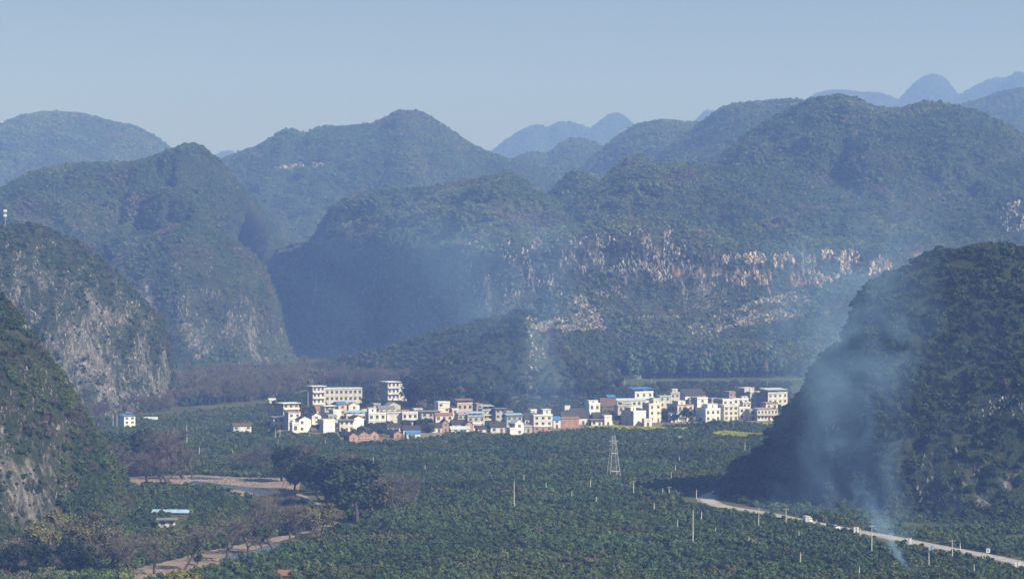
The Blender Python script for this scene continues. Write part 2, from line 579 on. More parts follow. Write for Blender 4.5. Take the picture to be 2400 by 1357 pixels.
# ------------------------------------------------------------------ hills: lofted through lines of (px, py, distance) picked on the crest, cliff edge, cliff foot, ...
def loft_hill(lines, amp, rock, seed, cell, veg, ochre=None, rows=None, gully=0.0, crag=0.0):
    """lines: list (top of back .. crest .. foot) of (K,3) world rows; amp/rock: one number per line"""
    lines = [np.asarray(L, float) for L in lines]
    span = np.linalg.norm(np.diff(lines[rows or 1], axis=0), axis=1).sum()
    nu = int(np.clip(span / cell, 24, 700))
    A = np.stack([catmull(L, nu) for L in lines], 0)                      # (L, nu, 3)
    seg = [max(2, int(np.median(np.linalg.norm(A[i + 1] - A[i], axis=1)) / cell)) for i in range(len(lines) - 1)]
    T = np.concatenate([i + np.arange(s) / s for i, s in enumerate(seg)] + [[len(lines) - 1 - 1e-9]])
    k = T.astype(int)
    f = (T - k)[:, None, None]
    E = np.concatenate([[2 * A[0] - A[1]], A, [2 * A[-1] - A[-2]]], 0)
    p0, p1, p2, p3 = E[k], E[k + 1], E[k + 2], E[k + 3]
    m1, m2 = (p2 - p0) * .35, (p3 - p1) * .35
    G = (2 * f ** 3 - 3 * f ** 2 + 1) * p1 + (f ** 3 - 2 * f ** 2 + f) * m1 + (-2 * f ** 3 + 3 * f ** 2) * p2 + (f ** 3 - f ** 2) * m2
    av = np.interp(T, range(len(lines)), amp)[:, None]
    rv = np.interp(T, range(len(lines)), rock)[:, None] * np.ones((1, nu))
    def normals(G):
        du, dv = np.gradient(G, axis=1), np.gradient(G, axis=0)
        N = np.cross(dv, du)
        N /= np.linalg.norm(N, axis=2)[..., None] + 1e-9
        sg = np.sign(N[..., 2:3] + 1e-6) if np.mean(N[..., 2]) > 0 else -np.sign(-N[..., 2:3] - 1e-6) * -1
        if np.mean(N[..., 2]) < 0:
            N = -N
        return N
    N = normals(G)
    D0 = float(np.mean(lines[rows or 1][:, 1]))
    big = fbm(G / (cell * 22), 3, seed, .42)
    G = G + N * (av * big)[..., None]
    if gully:
        q = G * np.array((1 / (cell * 9), 1 / (cell * 9), 1 / (cell * 60)))
        G = G - N * (gully * av * (1 - np.abs(fbm(q, 3, seed + 30))) ** 3)[..., None]
    if ochre is not None:
        px, py = topx(G[..., 0], G[..., 1], G[..., 2])
        rv = rv + .10 * ochre(px, py)
    rn = fbm(G * np.array((1, 1, .45)) / (cell * 7), 4, seed + 50)
    rv = np.clip(rv + .32 * rn * (rv > .05), 0, 1)
    if crag:
        q = G * np.array((1 / (cell * 2.6), 1 / (cell * 2.6), 1 / (cell * 9)))
        G = G + N * (crag * rv * np.abs(fbm(q, 4, seed + 70)) * 2.2)[..., None]
    N = normals(G)
    nv = len(T)
    idx = np.arange(nv * nu).reshape(nv, nu)
    Q = np.stack([idx[:-1, :-1], idx[:-1, 1:], idx[1:, 1:], idx[1:, :-1]], -1).reshape(-1, 4)
    V = G.reshape(-1, 3)
    oc = np.zeros(len(V))
    if ochre is not None:
        px, py = topx(V[:, 0], V[:, 1], V[:, 2])
        oc = ochre(px, py)
    me = mesh_np('hill', V, Q, [M_HILL], smooth=True, attrs={'rock': rv.ravel(), 'ochre': oc})
    o = tag(link('hill', me), kind='structure')
    # flora on it
    a, b, c, d = (V[Q[:, i]] for i in range(4))
    area = .5 * (np.linalg.norm(np.cross(b - a, c - a), axis=1) + np.linalg.norm(np.cross(c - a, d - a), axis=1))
    rr = np.random.default_rng(seed)
    rq = rv.ravel()[Q].mean(1)
    nz = N.reshape(-1, 3)[Q].mean(1)
    cen = (a + c) / 2
    px, _ = topx(cen[:, 0], cen[:, 1], cen[:, 2])
    vis = (px > -420) & (px < 2860) & (cen[:, 2] > -1)
    dens = (1 - sstep(.22, .62, rq) * veg.get('clear', .9)) * vis
    facing = (nz * (np.array((0, 0, H)) - cen)).sum(1) > -0.25 * np.linalg.norm(cen, axis=1)
    dens = dens * np.where(facing, 1, .15)
    r0, r1 = veg['r']
    mean_r = r0 + (r1 - r0) * .4
    lam = area * dens * veg.get('cover', 1.0) / (math.pi * mean_r ** 2)
    cnt = rr.poisson(lam)
    qi = np.repeat(np.arange(len(Q)), cnt)
    u, v = rr.uniform(size=(2, len(qi), 1))
    P = a[qi] * (1 - u) * (1 - v) + b[qi] * u * (1 - v) + c[qi] * u * v + d[qi] * (1 - u) * v
    keep = ~(bare_rock(P) & (rr.uniform(size=len(P)) < .88))
    P, qi = P[keep], qi[keep]
    s = r0 + (r1 - r0) * rr.uniform(size=len(qi)) ** 2.6
    s = s * (1 + .35 * fbm(P / (mean_r * 12), 2, seed + 4)) * np.where(rq[qi] > .4, .7, 1)
    P = P - np.array((0, 0, .35)) * s[:, None]
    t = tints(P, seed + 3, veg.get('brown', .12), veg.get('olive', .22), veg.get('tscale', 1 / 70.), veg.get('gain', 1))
    if len(P):
        tw = veg.get('twig', 0)
        isbare = (t[:, 0] > t[:, 1]) & (rr.uniform(size=len(P)) < tw)
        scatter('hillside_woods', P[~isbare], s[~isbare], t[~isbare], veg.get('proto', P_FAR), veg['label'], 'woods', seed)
        if isbare.any():
            scatter('hillside_scrub', P[isbare], s[isbare] * 1.25, t[isbare] * 1.2, P_TWIG, veg['label'].replace('woods', 'leafless scrub'), 'scrub', seed + 1)
    return o

DOME = [(.12, .955), (.3, .82), (.5, .60), (.72, .30), (1, 0)]
STEEP = [(.10, .94), (.28, .80), (.42, .58), (.58, .30), (.75, .10), (1, 0)]
CLIFF = [(.16, .92), (.40, .76), (.52, .55), (.60, .30), (.74, .10), (1, 0)]
def ridge(pts, prof, back, amp, seed, cell, veg, rock=None, turn=.35, **kw):
    """crest points (px, py, D, front width); the slope falls to the ground over that width"""
    C = np.array([wpt(p[0], p[1], p[2]) for p in pts])
    W = np.array([p[3] for p in pts], float)
    t = np.gradient(C[:, :2], axis=0)
    n = np.stack([t[:, 1], -t[:, 0]], 1)
    n /= np.linalg.norm(n, axis=1)[:, None] + 1e-9
    n = n * turn + np.array((0, -1)) * (1 - turn)
    n /= np.linalg.norm(n, axis=1)[:, None]
    n3 = np.concatenate([n, np.zeros((len(n), 1))], 1)
    def off(fr, h, w):
        L = C + n3 * (w * fr)[:, None]
        L[:, 2] = (C[:, 2] + 4) * h - 4
        return L
    Bk = np.minimum(back, W * 1.1 + 8)
    lines = [off(-1.0, 0, Bk), off(-.45, .62, Bk), off(-.12, .94, Bk), C.copy()]
    lines += [off(np.full(len(C), a), b, W) for a, b in prof]
    am = [amp * .4, amp * .6, amp * .12, amp * .05] + [amp * .25, amp * .7] + [amp] * (len(prof) - 3) + [amp * .3]
    rk = [0, 0, 0, 0] + (rock or [0] * len(prof))
    return loft_hill(lines, am, rk, seed, cell, veg, rows=3, **kw)

def W_(pts, w):
    return [(p[0], p[1], p[2] if len(p) > 2 else None, w) for p in pts]
def at(D, w, pts):
    return [(x, y, D, w) for x, y in pts]

# --- farthest blue peaks
vf = dict(r=(3.5, 6), cover=.8, label='far hazy woods on a distant blue peak', brown=.1)
ridge(at(8000, 900, [(1840, 265), (1885, 240), (1920, 222), (1965, 214), (2020, 220), (2070, 224), (2110, 240), (2150, 262)]), DOME, 900, 25, 11, 22, dict(vf, label='far hazy woods on the low blue ridge left of the round peak'))
ridge(at(8400, 700, [(2080, 262), (2110, 232), (2140, 202), (2165, 182), (2190, 177), (2212, 186), (2236, 215), (2262, 245)]), DOME, 900, 14, 12, 22, dict(vf, label='far hazy woods on the round blue peak'))
ridge(at(8200, 800, [(2205, 262), (2240, 235), (2285, 205), (2320, 190), (2350, 186), (2390, 200), (2450, 230)]), DOME, 900, 18, 13, 22, dict(vf, label='far hazy woods on the sloping blue peak beside the round one'))
ridge(at(7900, 800, [(2280, 258), (2320, 222), (2355, 190), (2380, 173), (2405, 180), (2450, 215), (2500, 240)]), DOME, 900, 14, 14, 22, dict(vf, label='far hazy woods on the pointed blue peak'))
ridge(at(8400, 600, [(1600, 305), (1632, 284), (1655, 262), (1680, 268), (1720, 290)]), DOME, 700, 10, 15, 22, dict(vf, label='far hazy woods on a small blue knob behind the green ridge'))
ridge(at(7700, 800, [(1110, 388), (1150, 360), (1190, 330), (1225, 308), (1262, 295), (1285, 303), (1312, 289), (1350, 293), (1385, 308), (1412, 320), (1450, 350)]), DOME, 900, 16, 16, 22, dict(vf, label='far hazy woods on the double humped blue ridge'))
ridge(at(8100, 800, [(1340, 330), (1380, 306), (1412, 283), (1440, 269), (1460, 274), (1490, 298), (1540, 330)]), DOME, 900, 14, 17, 22, dict(vf, label='far hazy woods on the blue peak beside the double humped ridge'))
ridge(at(7900, 600, [(480, 390), (512, 366), (532, 356), (552, 362), (600, 390)]), DOME, 700, 10, 18, 22, dict(vf, label='far hazy woods on the tiny blue peak in the saddle'))
# --- back ranges
vb = dict(r=(1.6, 3.6), cover=1.0, brown=.05, olive=.42, gain=1.3)
ridge(at(4900, 900, [(-160, 350), (-80, 325), (0, 298), (50, 276), (120, 266), (200, 271), (260, 287), (320, 301), (365, 325), (400, 352), (450, 400), (500, 450)]), DOME, 900, 55, 21, 11, dict(vb, r=(2.2, 4.4), label='hazy woods on the broad domed ridge'), gully=.5)
ridge(at(4500, 500, [(-20, 450), (40, 412), (75, 388), (110, 364), (150, 354), (190, 366), (235, 392), (290, 430)]), DOME, 500, 20, 22, 10, dict(vb, r=(2.0, 4), label='hazy woods on the low hump before the domed ridge'))
ridge(at(4800, 800, [(2160, 300), (2210, 272), (2250, 252), (2300, 236), (2345, 219), (2390, 211), (2450, 225), (2520, 240)]), DOME, 700, 18, 23, 11, dict(vb, r=(2.2, 4.4), label='hazy woods on the far shoulder under the blue peaks'))
ridge(at(4600, 700, [(1120, 420), (1180, 385), (1240, 362), (1280, 362), (1315, 340), (1350, 329), (1395, 338), (1440, 366), (1500, 400)]), DOME, 700, 20, 24, 10, dict(vb, r=(2.0, 4), label='hazy woods on the low rounded saddle hills'))
ridge(at(4150, 900, [(1330, 420), (1385, 375), (1430, 338), (1480, 301), (1520, 288), (1555, 284), (1600, 288), (1650, 292), (1720, 320), (1800, 360)]), DOME, 800, 50, 25, 9, dict(vb, r=(1.7, 3.6), label='woods on the flat topped green ridge'), gully=.5)
ridge(at(3650, 800, [(1460, 440), (1530, 385), (1570, 345), (1620, 308), (1665, 272), (1700, 252), (1750, 243), (1810, 237), (1865, 236), (1905, 250), (1980, 300), (2060, 350)]), DOME, 800, 34, 126, 8, dict(vb, r=(1.5, 3.4), label='woods on the long shoulder beside the main summit'), gully=.6)
ridge(at(3950, 900, [(380, 450), (470, 402), (540, 368), (600, 345), (645, 321), (682, 306), (715, 317), (745, 304), (800, 298), (860, 297), (900, 286), (935, 270), (965, 267), (1000, 276), (1040, 300), (1085, 328), (1130, 352), (1180, 370), (1240, 385), (1310, 420), (1400, 470)]), DOME, 800, 62, 27, 8, dict(vb, r=(1.6, 3.6), brown=.10, olive=.25, tscale=1 / 110., label='woods on the tall central back mountain'), gully=.6)
ridge(at(2850, 620, [(1560, 470), (1630, 415), (1690, 368), (1750, 318), (1820, 274), (1890, 240), (1955, 224), (2000, 228), (2050, 247), (2095, 256), (2150, 246), (2195, 242), (2250, 254), (2310, 274), (2360, 298), (2410, 318), (2500, 330), (2600, 340)]), DOME, 800, 44, 128, 7, dict(vb, r=(1.3, 3.2), brown=.06, olive=.4, label='woods on the main summit of the range'), gully=1.0, )
# knolls in front of the back ranges
ridge(at(2760, 260, [(1270, 470), (1310, 430), (1340, 405), (1365, 403), (1400, 425), (1450, 460)]), DOME, 250, 8, 31, 6, dict(vb, r=(1.2, 3.0), label='woods on the small dark saddle knoll'))
ridge(at(2700, 260, [(1380, 455), (1430, 405), (1465, 372), (1492, 366), (1520, 382), (1560, 420), (1610, 460)]), DOME, 250, 9, 32, 6, dict(vb, r=(1.2, 3.0), label='woods on the pointed saddle knoll'))
ridge([(1560, 480, 2640, 150), (1640, 430, 2640, 180), (1720, 398, 2640, 190), (1800, 392, 2640, 190), (1880, 404, 2640, 190), (1950, 430, 2635, 180), (2020, 470, 2630, 160), (2080, 520, 2625, 130)], DOME, 220, 16, 35, 5, dict(vb, r=(1.2, 3.0), label='woods on the rounded shoulder above the long cliff'), gully=.6)
ridge([(1960, 470, 2660, 150), (2040, 400, 2665, 200), (2120, 372, 2670, 220), (2210, 380, 2670, 220), (2290, 400, 2670, 210), (2380, 380, 2670, 220), (2480, 390, 2670, 220), (2580, 420, 2670, 200)], DOME, 240, 18, 36, 5, dict(vb, r=(1.2, 3.0), label='woods on the wide shoulder beside the main summit'), gully=.6)
# --- left middle mountain and its lower lobe
vm = dict(r=(1.1, 2.8), cover=1.0, brown=.14, olive=.16, gain=1.2)
ridge(at(2720, 430, [(-200, 520), (-120, 490), (-40, 462), (20, 432), (70, 404), (130, 389), (210, 384), (300, 379), (355, 370), (400, 352), (430, 339), (455, 337), (480, 350), (520, 383)]) + [(562, 430, 2770, 330), (600, 472, 2880, 220), (640, 514, 3080, 120), (682, 548, 3200, 90), (725, 590, 3250, 60), (765, 660, 3270, 40)], DOME, 500, 46, 33, 5.5, dict(vm, label='woods on the pointed left middle mountain'), rock=[0, .15, .3, .35, 0], gully=.7, turn=0)
ridge([(150, 760, 2330, 120), (215, 690, 2340, 140), (290, 598, 2380, 150), (370, 548, 2400, 160), (440, 522, 2400, 160), (510, 545, 2400, 150), (570, 580, 2400, 140), (608, 612, 2410, 110), (630, 658, 2420, 95), (646, 718, 2430, 80), (668, 792, 2440, 60), (702, 866, 2450, 40)], CLIFF, 260, 10, 34, 4.0,
      dict(vm, r=(1.0, 2.6), brown=.3, twig=.6, label='woods on the grey cliff spur left of the shaded gorge'), rock=[.05, .22, .42, .45, .30, .05], gully=.6, crag=3)
# --- central mountain with the long limestone cliff
def ochre_F(px, py):
    n = vnoise(np.stack([px / 34, py / 30, px * 0], -1), 5)
    a = sstep(1640, 1740, px) * sstep(560, 590, py) * (1 - sstep(705, 730, py))
    b = sstep(1480, 1530, px) * sstep(525, 545, py) * (1 - sstep(640, 665, py)) * .7
    return np.clip(np.maximum(a, b) * sstep(-.05, .45, n) * .8, 0, 1)
LF = [[(628, 700, 3000), (648, 598, 2970), (700, 580, 2880), (738, 556, 2810), (760, 515, 2760), (792, 480, 2730), (850, 452, 2710), (1000, 440, 2660), (1190, 408, 2610), (1310, 463, 2570), (1480, 393, 2560), (1700, 391, 2540), (1850, 415, 2530), (2000, 470, 2500), (2200, 480, 2480), (2550, 420, 2480)],
      [(624, 730, 2992), (642, 636, 2955), (690, 606, 2850), (728, 588, 2765), (752, 570, 2690), (790, 572, 2650), (850, 578, 2575), (1000, 582, 2430), (1120, 566, 2320), (1310, 560, 2290), (1480, 538, 2280), (1700, 582, 2272), (1850, 592, 2270), (2000, 575, 2268), (2200, 590, 2268), (2550, 570, 2268)],
      [(620, 815, 2986), (636, 805, 2946), (684, 800, 2836), (722, 800, 2748), (745, 805, 2680), (780, 812, 2638), (838, 815, 2558), (985, 780, 2408), (1108, 735, 2295), (1310, 690, 2262), (1480, 690, 2254), (1700, 706, 2246), (1850, 690, 2244), (2000, 650, 2242), (2200, 680, 2240), (2550, 650, 2240)]]
LW = [[wpt(*p) for p in L] for L in LF]
foot = [gpt(p[0], 600 + 600000 / d) for p, d in zip([(612,), (630,), (678,), (716,), (735,), (768,), (820,), (970,), (1095,), (1310,), (1480,), (1700,), (1850,), (2000,), (2200,), (2550,)], (2980, 2938, 2822, 2730, 2650, 2600, 2520, 2350, 2190, 2125, 2115, 2108, 2105, 2100, 2100, 2100))]
foot = [p + np.array((0, 0, -4)) for p in foot]
mid1 = [.55 * a + .45 * b + np.array((0, 0, 4)) for a, b in zip(LW[0], LW[1])]
mid2 = [.55 * a + .45 * b for a, b in zip(LW[1], LW[2])]
mid3 = [.5 * a + .5 * b + np.array((0, 0, -6)) for a, b in zip(LW[2], foot)]
bk1 = [p + np.array((30, 160, -35)) for p in LW[0]]
bk2 = [np.array((p[0] + 60, p[1] + 420, -4)) for p in LW[0]]
loft_hill([bk2, bk1, LW[0], mid1, LW[1], mid2, LW[2], mid3, foot], [8, 12, 2, 26, 6, 7, 8, 10, 2], [0, 0, 0, .05, .28, .38, .34, .16, 0], 41, 4.0,
          dict(r=(1.0, 2.8), cover=1.0, brown=.10, olive=.38, gain=1.3, twig=.5, clear=.93, label='woods on the central cliff mountain above the village'), ochre=ochre_F, rows=4, gully=.6, crag=4.5)
# low wooded spur before the shaded gorge
ridge([(690, 872, 2090, 60), (760, 856, 2090, 70), (840, 838, 2085, 80), (930, 812, 2080, 90), (1020, 785, 2080, 100), (1110, 758, 2080, 110), (1190, 742, 2080, 110), (1280, 748, 2095, 100), (1380, 772, 2130, 80), (1500, 800, 2165, 70), (1640, 815, 2170, 60), (1800, 825, 2170, 60), (1960, 840, 2170, 60)], DOME, 120, 6, 42, 4,
      dict(r=(1.5, 3.2), cover=1.3, brown=.10, olive=.12, gain=.85, label='woods on the low spur behind the village'))
# rocky knoll right behind the village
ridge([(930, 915, 1850, 50), (985, 872, 1855, 60), (1050, 838, 1865, 75), (1120, 805, 1880, 85), (1180, 752, 1890, 85), (1215, 730, 1890, 85), (1245, 734, 1890, 80), (1280, 768, 1890, 75), (1315, 815, 1885, 65), (1360, 858, 1880, 55), (1420, 890, 1870, 40)], STEEP, 110, 7, 43, 3,
      dict(r=(1.7, 3.4), cover=1.15, brown=.2, olive=.05, gain=.6, twig=.5, label='woods on the rocky knoll beside the village'), rock=[0, .1, .3, .35, .3, 0], crag=2)
# --- left cliff hill
vc = dict(r=(1.0, 2.3), cover=1.0, gain=.8, brown=.30, olive=.12, twig=.45, tscale=1 / 35., clear=.6, proto=P_FAR)
ridge([(-160, 560, 1660, 120), (-80, 530, 1660, 125), (0, 529, 1665, 130), (60, 526, 1670, 130), (110, 536, 1675, 130), (170, 566, 1680, 125), (230, 603, 1690, 115), (285, 652, 1700, 105), (335, 703, 1715, 95), (372, 745, 1730, 80), (394, 800, 1745, 60), (403, 860, 1755, 40), (409, 940, 1765, 25)], CLIFF, 200, 7, 44, 2.4,
      dict(vc, label='woods on the grey cliff hill beside the river'), rock=[.22, .40, .50, .52, .50, .12], gully=.6, crag=2.6, turn=.2)
# --- near left slope
ridge([(-150, 560, 960, 130), (-90, 610, 960, 130), (-30, 668, 960, 130), (20, 722, 955, 125), (70, 790, 950, 120), (115, 862, 945, 110), (148, 935, 940, 95), (168, 1010, 935, 75), (180, 1080, 930, 60), (200, 1150, 922, 50), (228, 1210, 912, 45), (262, 1265, 900, 40), (292, 1310, 880, 32), (310, 1338, 862, 25)], STEEP, 120, 5, 45, 1.5,
      dict(r=(.9, 2.3), cover=1.35, brown=.20, olive=.55, twig=.35, tscale=1 / 22., clear=.65, proto=P_NEAR, label='woods on the near rocky slope by the gravel bank', gain=.75), rock=[.05, .33, .46, .46, .25, 0], crag=1.6, turn=.15)
# --- near right hill
ridge([(1684, 1164, 1066, 8), (1692, 1130, 1066, 14), (1732, 1090, 1064, 25), (1790, 1056, 1062, 38), (1828, 992, 1060, 52), (1868, 936, 1060, 62), (1900, 874, 1058, 70), (1955, 818, 1056, 78), (1992, 798, 1055, 82), (2008, 752, 1055, 86), (2012, 702, 1055, 90), (2080, 650, 1055, 96), (2150, 616, 1055, 100), (2235, 586, 1055, 102), (2310, 569, 1055, 104), (2400, 584, 1055, 106), (2500, 568, 1055, 106), (2620, 605, 1055, 106), (2760, 685, 1055, 100), (2900, 800, 1055, 90)], STEEP, 130, 6, 46, 1.6,
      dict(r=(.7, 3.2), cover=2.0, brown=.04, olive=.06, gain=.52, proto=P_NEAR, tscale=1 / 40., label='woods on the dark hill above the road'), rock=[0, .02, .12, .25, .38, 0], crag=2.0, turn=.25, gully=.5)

# ------------------------------------------------------------------ valley floor
def ground_mat():
    m, n, l, p = new_mat('valley_soil')
    g = n.new('ShaderNodeNewGeometry')
    t = noise_node(n, l, g.outputs['Position'], 0.035, 7, 0.65)
    r = ramp(n, [(0.30, (0.045, 0.060, 0.026)), (0.52, (0.080, 0.092, 0.042)), (0.70, (0.14, 0.125, 0.080))])
    l.new(t.outputs[0], r.inputs[0])
    l.new(r.outputs[0], p.inputs['Base Color'])
    p.inputs['Roughness'].default_value = 1
    p.inputs['Specular IOR Level'].default_value = .1
    return m
gm = ground_mat()
tag(link('ground', mesh_np('ground', [(-3600, -300, 0), (3600, -300, 0), (3600, 9700, 0), (-3600, 9700, 0)], [[0, 1, 2, 3]], [gm])), kind='structure')

# haze: one closed box of even air round camera and scene
def haze_mat():
    m = bpy.data.materials.new('haze')
    m.use_nodes = True
    n = m.node_tree.nodes
    n.clear()
    out = n.new('ShaderNodeOutputMaterial')
    v = n.new('ShaderNodeVolumePrincipled')
    v.inputs['Color'].default_value = (*HAZE_COLOR, 1)
    v.inputs['Density'].default_value = HAZE_DENSITY
    v.inputs['Absorption Color'].default_value = (0.75, 0.75, 0.75, 1)
    v.inputs['Anisotropy'].default_value = 0.0
    m.node_tree.links.new(v.outputs[0], out.inputs['Volume'])
    return m
hz = MB().box(-3700, 3700, -400, 9800, -6, 770).build('haze', haze_mat())
tag(hz, 'thin blue haze filling the whole valley air', 'haze', kind='stuff')

# ------------------------------------------------------------------ river, gravel, road, village ground (sheets, each a few centimetres above the one below)
def sheet(name, pix, z, mat, sub=None):
    V = [gpt(x, y, z) for x, y in pix]
    return tag(link(name, mesh_np(name, V, [list(range(len(V)))], [mat])), kind='structure')

def band(name, L, R, z, mat, n=80):
    """strip between two pixel lines on the ground"""
    A = np.array([gpt(x, y, z) for x, y in L]); B = np.array([gpt(x, y, z) for x, y in R])
    A, B = catmull(A, n), catmull(B, n)
    j = rng.normal(size=(n, 2)) * .5
    A[:, :2] += j; B[:, :2] += rng.normal(size=(n, 2)) * .5
    V = np.vstack([A, B])
    Q = np.array([[i, i + 1, n + i + 1, n + i] for i in range(n - 1)])
    return tag(link(name, mesh_np(name, V, Q, [mat])), kind='structure')

def gravel_mat():
    m, n, l, p = new_mat('gravel')
    g = n.new('ShaderNodeNewGeometry')
    t = noise_node(n, l, g.outputs['Position'], 0.9, 8, 0.75)
    t2 = noise_node(n, l, g.outputs['Position'], 0.06, 4)
    r = ramp(n, [(0.3, (0.12, 0.092, 0.072)), (0.5, (0.28, 0.215, 0.17)), (0.7, (0.48, 0.41, 0.35))])
    l.new(t.outputs[0], r.inputs[0])
    r2 = ramp(n, [(0.35, (0.75, 0.72, 0.70)), (0.65, (1.1, 1.0, 0.95))])
    l.new(t2.outputs[0], r2.inputs[0])
    l.new(mixc(n, l, r.outputs[0], r2.outputs[0], 1.0, 'MULTIPLY'), p.inputs['Base Color'])
    p.inputs['Roughness'].default_value = 1
    b = n.new('ShaderNodeBump'); b.inputs['Distance'].default_value = .4
    l.new(t.outputs[0], b.inputs['Height']); l.new(b.outputs[0], p.inputs['Normal'])
    return m
def water_mat():
    m, n, l, p = new_mat('river_water')
    p.inputs['Base Color'].default_value = (0.035, 0.05, 0.055, 1)
    p.inputs['Roughness'].default_value = 0.18
    p.inputs['IOR'].default_value = 1.33
    g = n.new('ShaderNodeNewGeometry')
    t = noise_node(n, l, g.outputs['Position'], 0.7, 4)
    b = n.new('ShaderNodeBump'); b.inputs['Strength'].default_value = .35; b.inputs['Distance'].default_value = .3
    l.new(t.outputs[0], b.inputs['Height']); l.new(b.outputs[0], p.inputs['Normal'])
    return m
M_GRAVEL, M_WATER = gravel_mat(), water_mat()
M_DIRT = plain('trodden_dirt', (0.20, 0.165, 0.125), 1, .5, .08)
M_ROAD = plain('road_concrete', (0.36, 0.35, 0.34), .9, .25, .12)
M_SHOULDER = plain('road_shoulder', (0.30, 0.23, 0.17), 1, .4, .25)
LOW_L = [(205, 1362), (300, 1336), (380, 1318), (450, 1300), (520, 1284), (580, 1272), (650, 1258), (720, 1243), (790, 1219), (806, 1214)]
LOW_R = [(330, 1366), (420, 1346), (480, 1332), (540, 1318), (590, 1306), (640, 1290), (690, 1272), (740, 1258), (800, 1236), (815, 1226)]
UP_L = [(170, 1122), (240, 1118), (330, 1116), (410, 1114), (470, 1113), (540, 1117), (610, 1119), (665, 1119), (700, 1122)]
UP_R = [(170, 1138), (240, 1142), (330, 1144), (400, 1145), (450, 1146), (510, 1152), (570, 1162), (640, 1180), (690, 1200)]
band('gravel_bank', LOW_L, LOW_R, .06, M_GRAVEL)
band('gravel_bank', UP_L, UP_R, .06, M_GRAVEL)
band('gravel_bank', [(655, 1120), (672, 1150), (725, 1182), (775, 1207), (800, 1214)], [(690, 1118), (700, 1150), (752, 1182), (800, 1207), (818, 1224)], .05, M_GRAVEL)
band('river', [(520, 1308), (575, 1292), (630, 1276), (680, 1260), (730, 1248), (785, 1228), (808, 1216)], [(560, 1310), (600, 1300), (650, 1284), (700, 1266), (750, 1251), (800, 1233), (816, 1224)], .12, M_WATER)
band('river', [(455, 1126), (490, 1130), (540, 1136), (590, 1141), (640, 1144), (680, 1150), (740, 1180), (798, 1213)], [(440, 1132), (480, 1137), (530, 1144), (575, 1151), (620, 1164), (665, 1180), (715, 1200), (800, 1222)], .12, M_WATER)
band('river', [(440, 1117), (470, 1117), (500, 1119), (530, 1122)], [(450, 1122), (475, 1123), (500, 1123), (525, 1124)], .12, M_WATER, 20)
VILLAGE = [(628, 1016), (640, 940), (705, 925), (830, 915), (960, 925), (1150, 940), (1330, 935), (1420, 915), (1560, 902), (1850, 902), (1856, 992), (1760, 992), (1640, 995), (1530, 1003), (1400, 1006), (1330, 1011), (1240, 1023), (1185, 1024), (1110, 1016), (1000, 1030), (900, 1037), (830, 1044), (800, 1040), (788, 1022), (700, 1021)]
sheet('village_ground', VILLAGE, .03, M_DIRT)
sheet('footpath', [(1396, 916), (1420, 912), (1440, 905), (1452, 903), (1450, 906), (1425, 914), (1400, 919)], .05, M_DIRT)
RC = [(2560, 1368), (2480, 1345), (2400, 1323), (2310, 1303), (2210, 1284), (2130, 1269), (2060, 1255), (1990, 1243), (1930, 1231), (1870, 1219), (1815, 1208), (1760, 1198), (1715, 1191), (1680, 1184), (1662, 1176), (1658, 1168), (1668, 1160), (1690, 1154), (1720, 1149), (1760, 1143)]
road_c = catmull([gpt(x, y) for x, y in RC], 160)
def strip(name, w, z, mat, c=road_c):
    t = np.gradient(c[:, :2], axis=0)
    nn = np.stack([-t[:, 1], t[:, 0]], 1)
    nn /= np.linalg.norm(nn, axis=1)[:, None]
    A, B = c.copy(), c.copy()
    A[:, :2] += nn * w; B[:, :2] -= nn * w
    A[:, 2] = B[:, 2] = z
    n = len(c)
    Q = np.array([[i, i + 1, n + i + 1, n + i] for i in range(n - 1)])
    return tag(link(name, mesh_np(name, np.vstack([A, B]), Q, [mat])), kind='structure')
strip('road_shoulder', 4.4, .08, M_SHOULDER)
strip('road', 3.1, .22, M_ROAD)

# ------------------------------------------------------------------ orchard, crops, valley woods
def inside(px, py, poly):
    poly = np.asarray(poly, float)
    r = np.zeros(px.shape, bool)
    x0, y0 = poly[-1]
    for x1, y1 in poly:
        c = ((y1 > py) != (y0 > py))
        xi = (x0 - x1) * (py - y1) / ((y0 - y1) if y0 != y1 else 1e-9) + x1
        r ^= c & (px < xi)
        x0, y0 = x1, y1
    return r

def plan_grid(y0, y1, xw, step, jit, ang, seed):
    r = np.random.default_rng(seed)
    R = max(xw, (y1 - y0) / 2) * 1.5
    g = np.arange(-R, R, step)
    X, Y = np.meshgrid(g, g)
    X = X.ravel() + r.normal(size=X.size) * jit * step
    Y = Y.ravel() + r.normal(size=Y.size) * jit * step
    c, s = math.cos(ang), math.sin(ang)
    x, y = X * c - Y * s, X * s + Y * c + (y0 + y1) / 2
    k = (y > y0) & (y < y1) & (np.abs(x) < xw)
    P = np.stack([x[k], y[k], np.zeros(k.sum())], 1)
    px, py = topx(P[:, 0], P[:, 1], P[:, 2])
    v = (px > -300) & (px < 2700)
    return P[v], px[v], py[v]

def near_line(P, c, w):
    ok = np.zeros(len(P), bool)
    for i in range(0, len(c), 2):
        ok |= (P[:, 0] - c[i, 0]) ** 2 + (P[:, 1] - c[i, 1]) ** 2 < w * w
    return ok

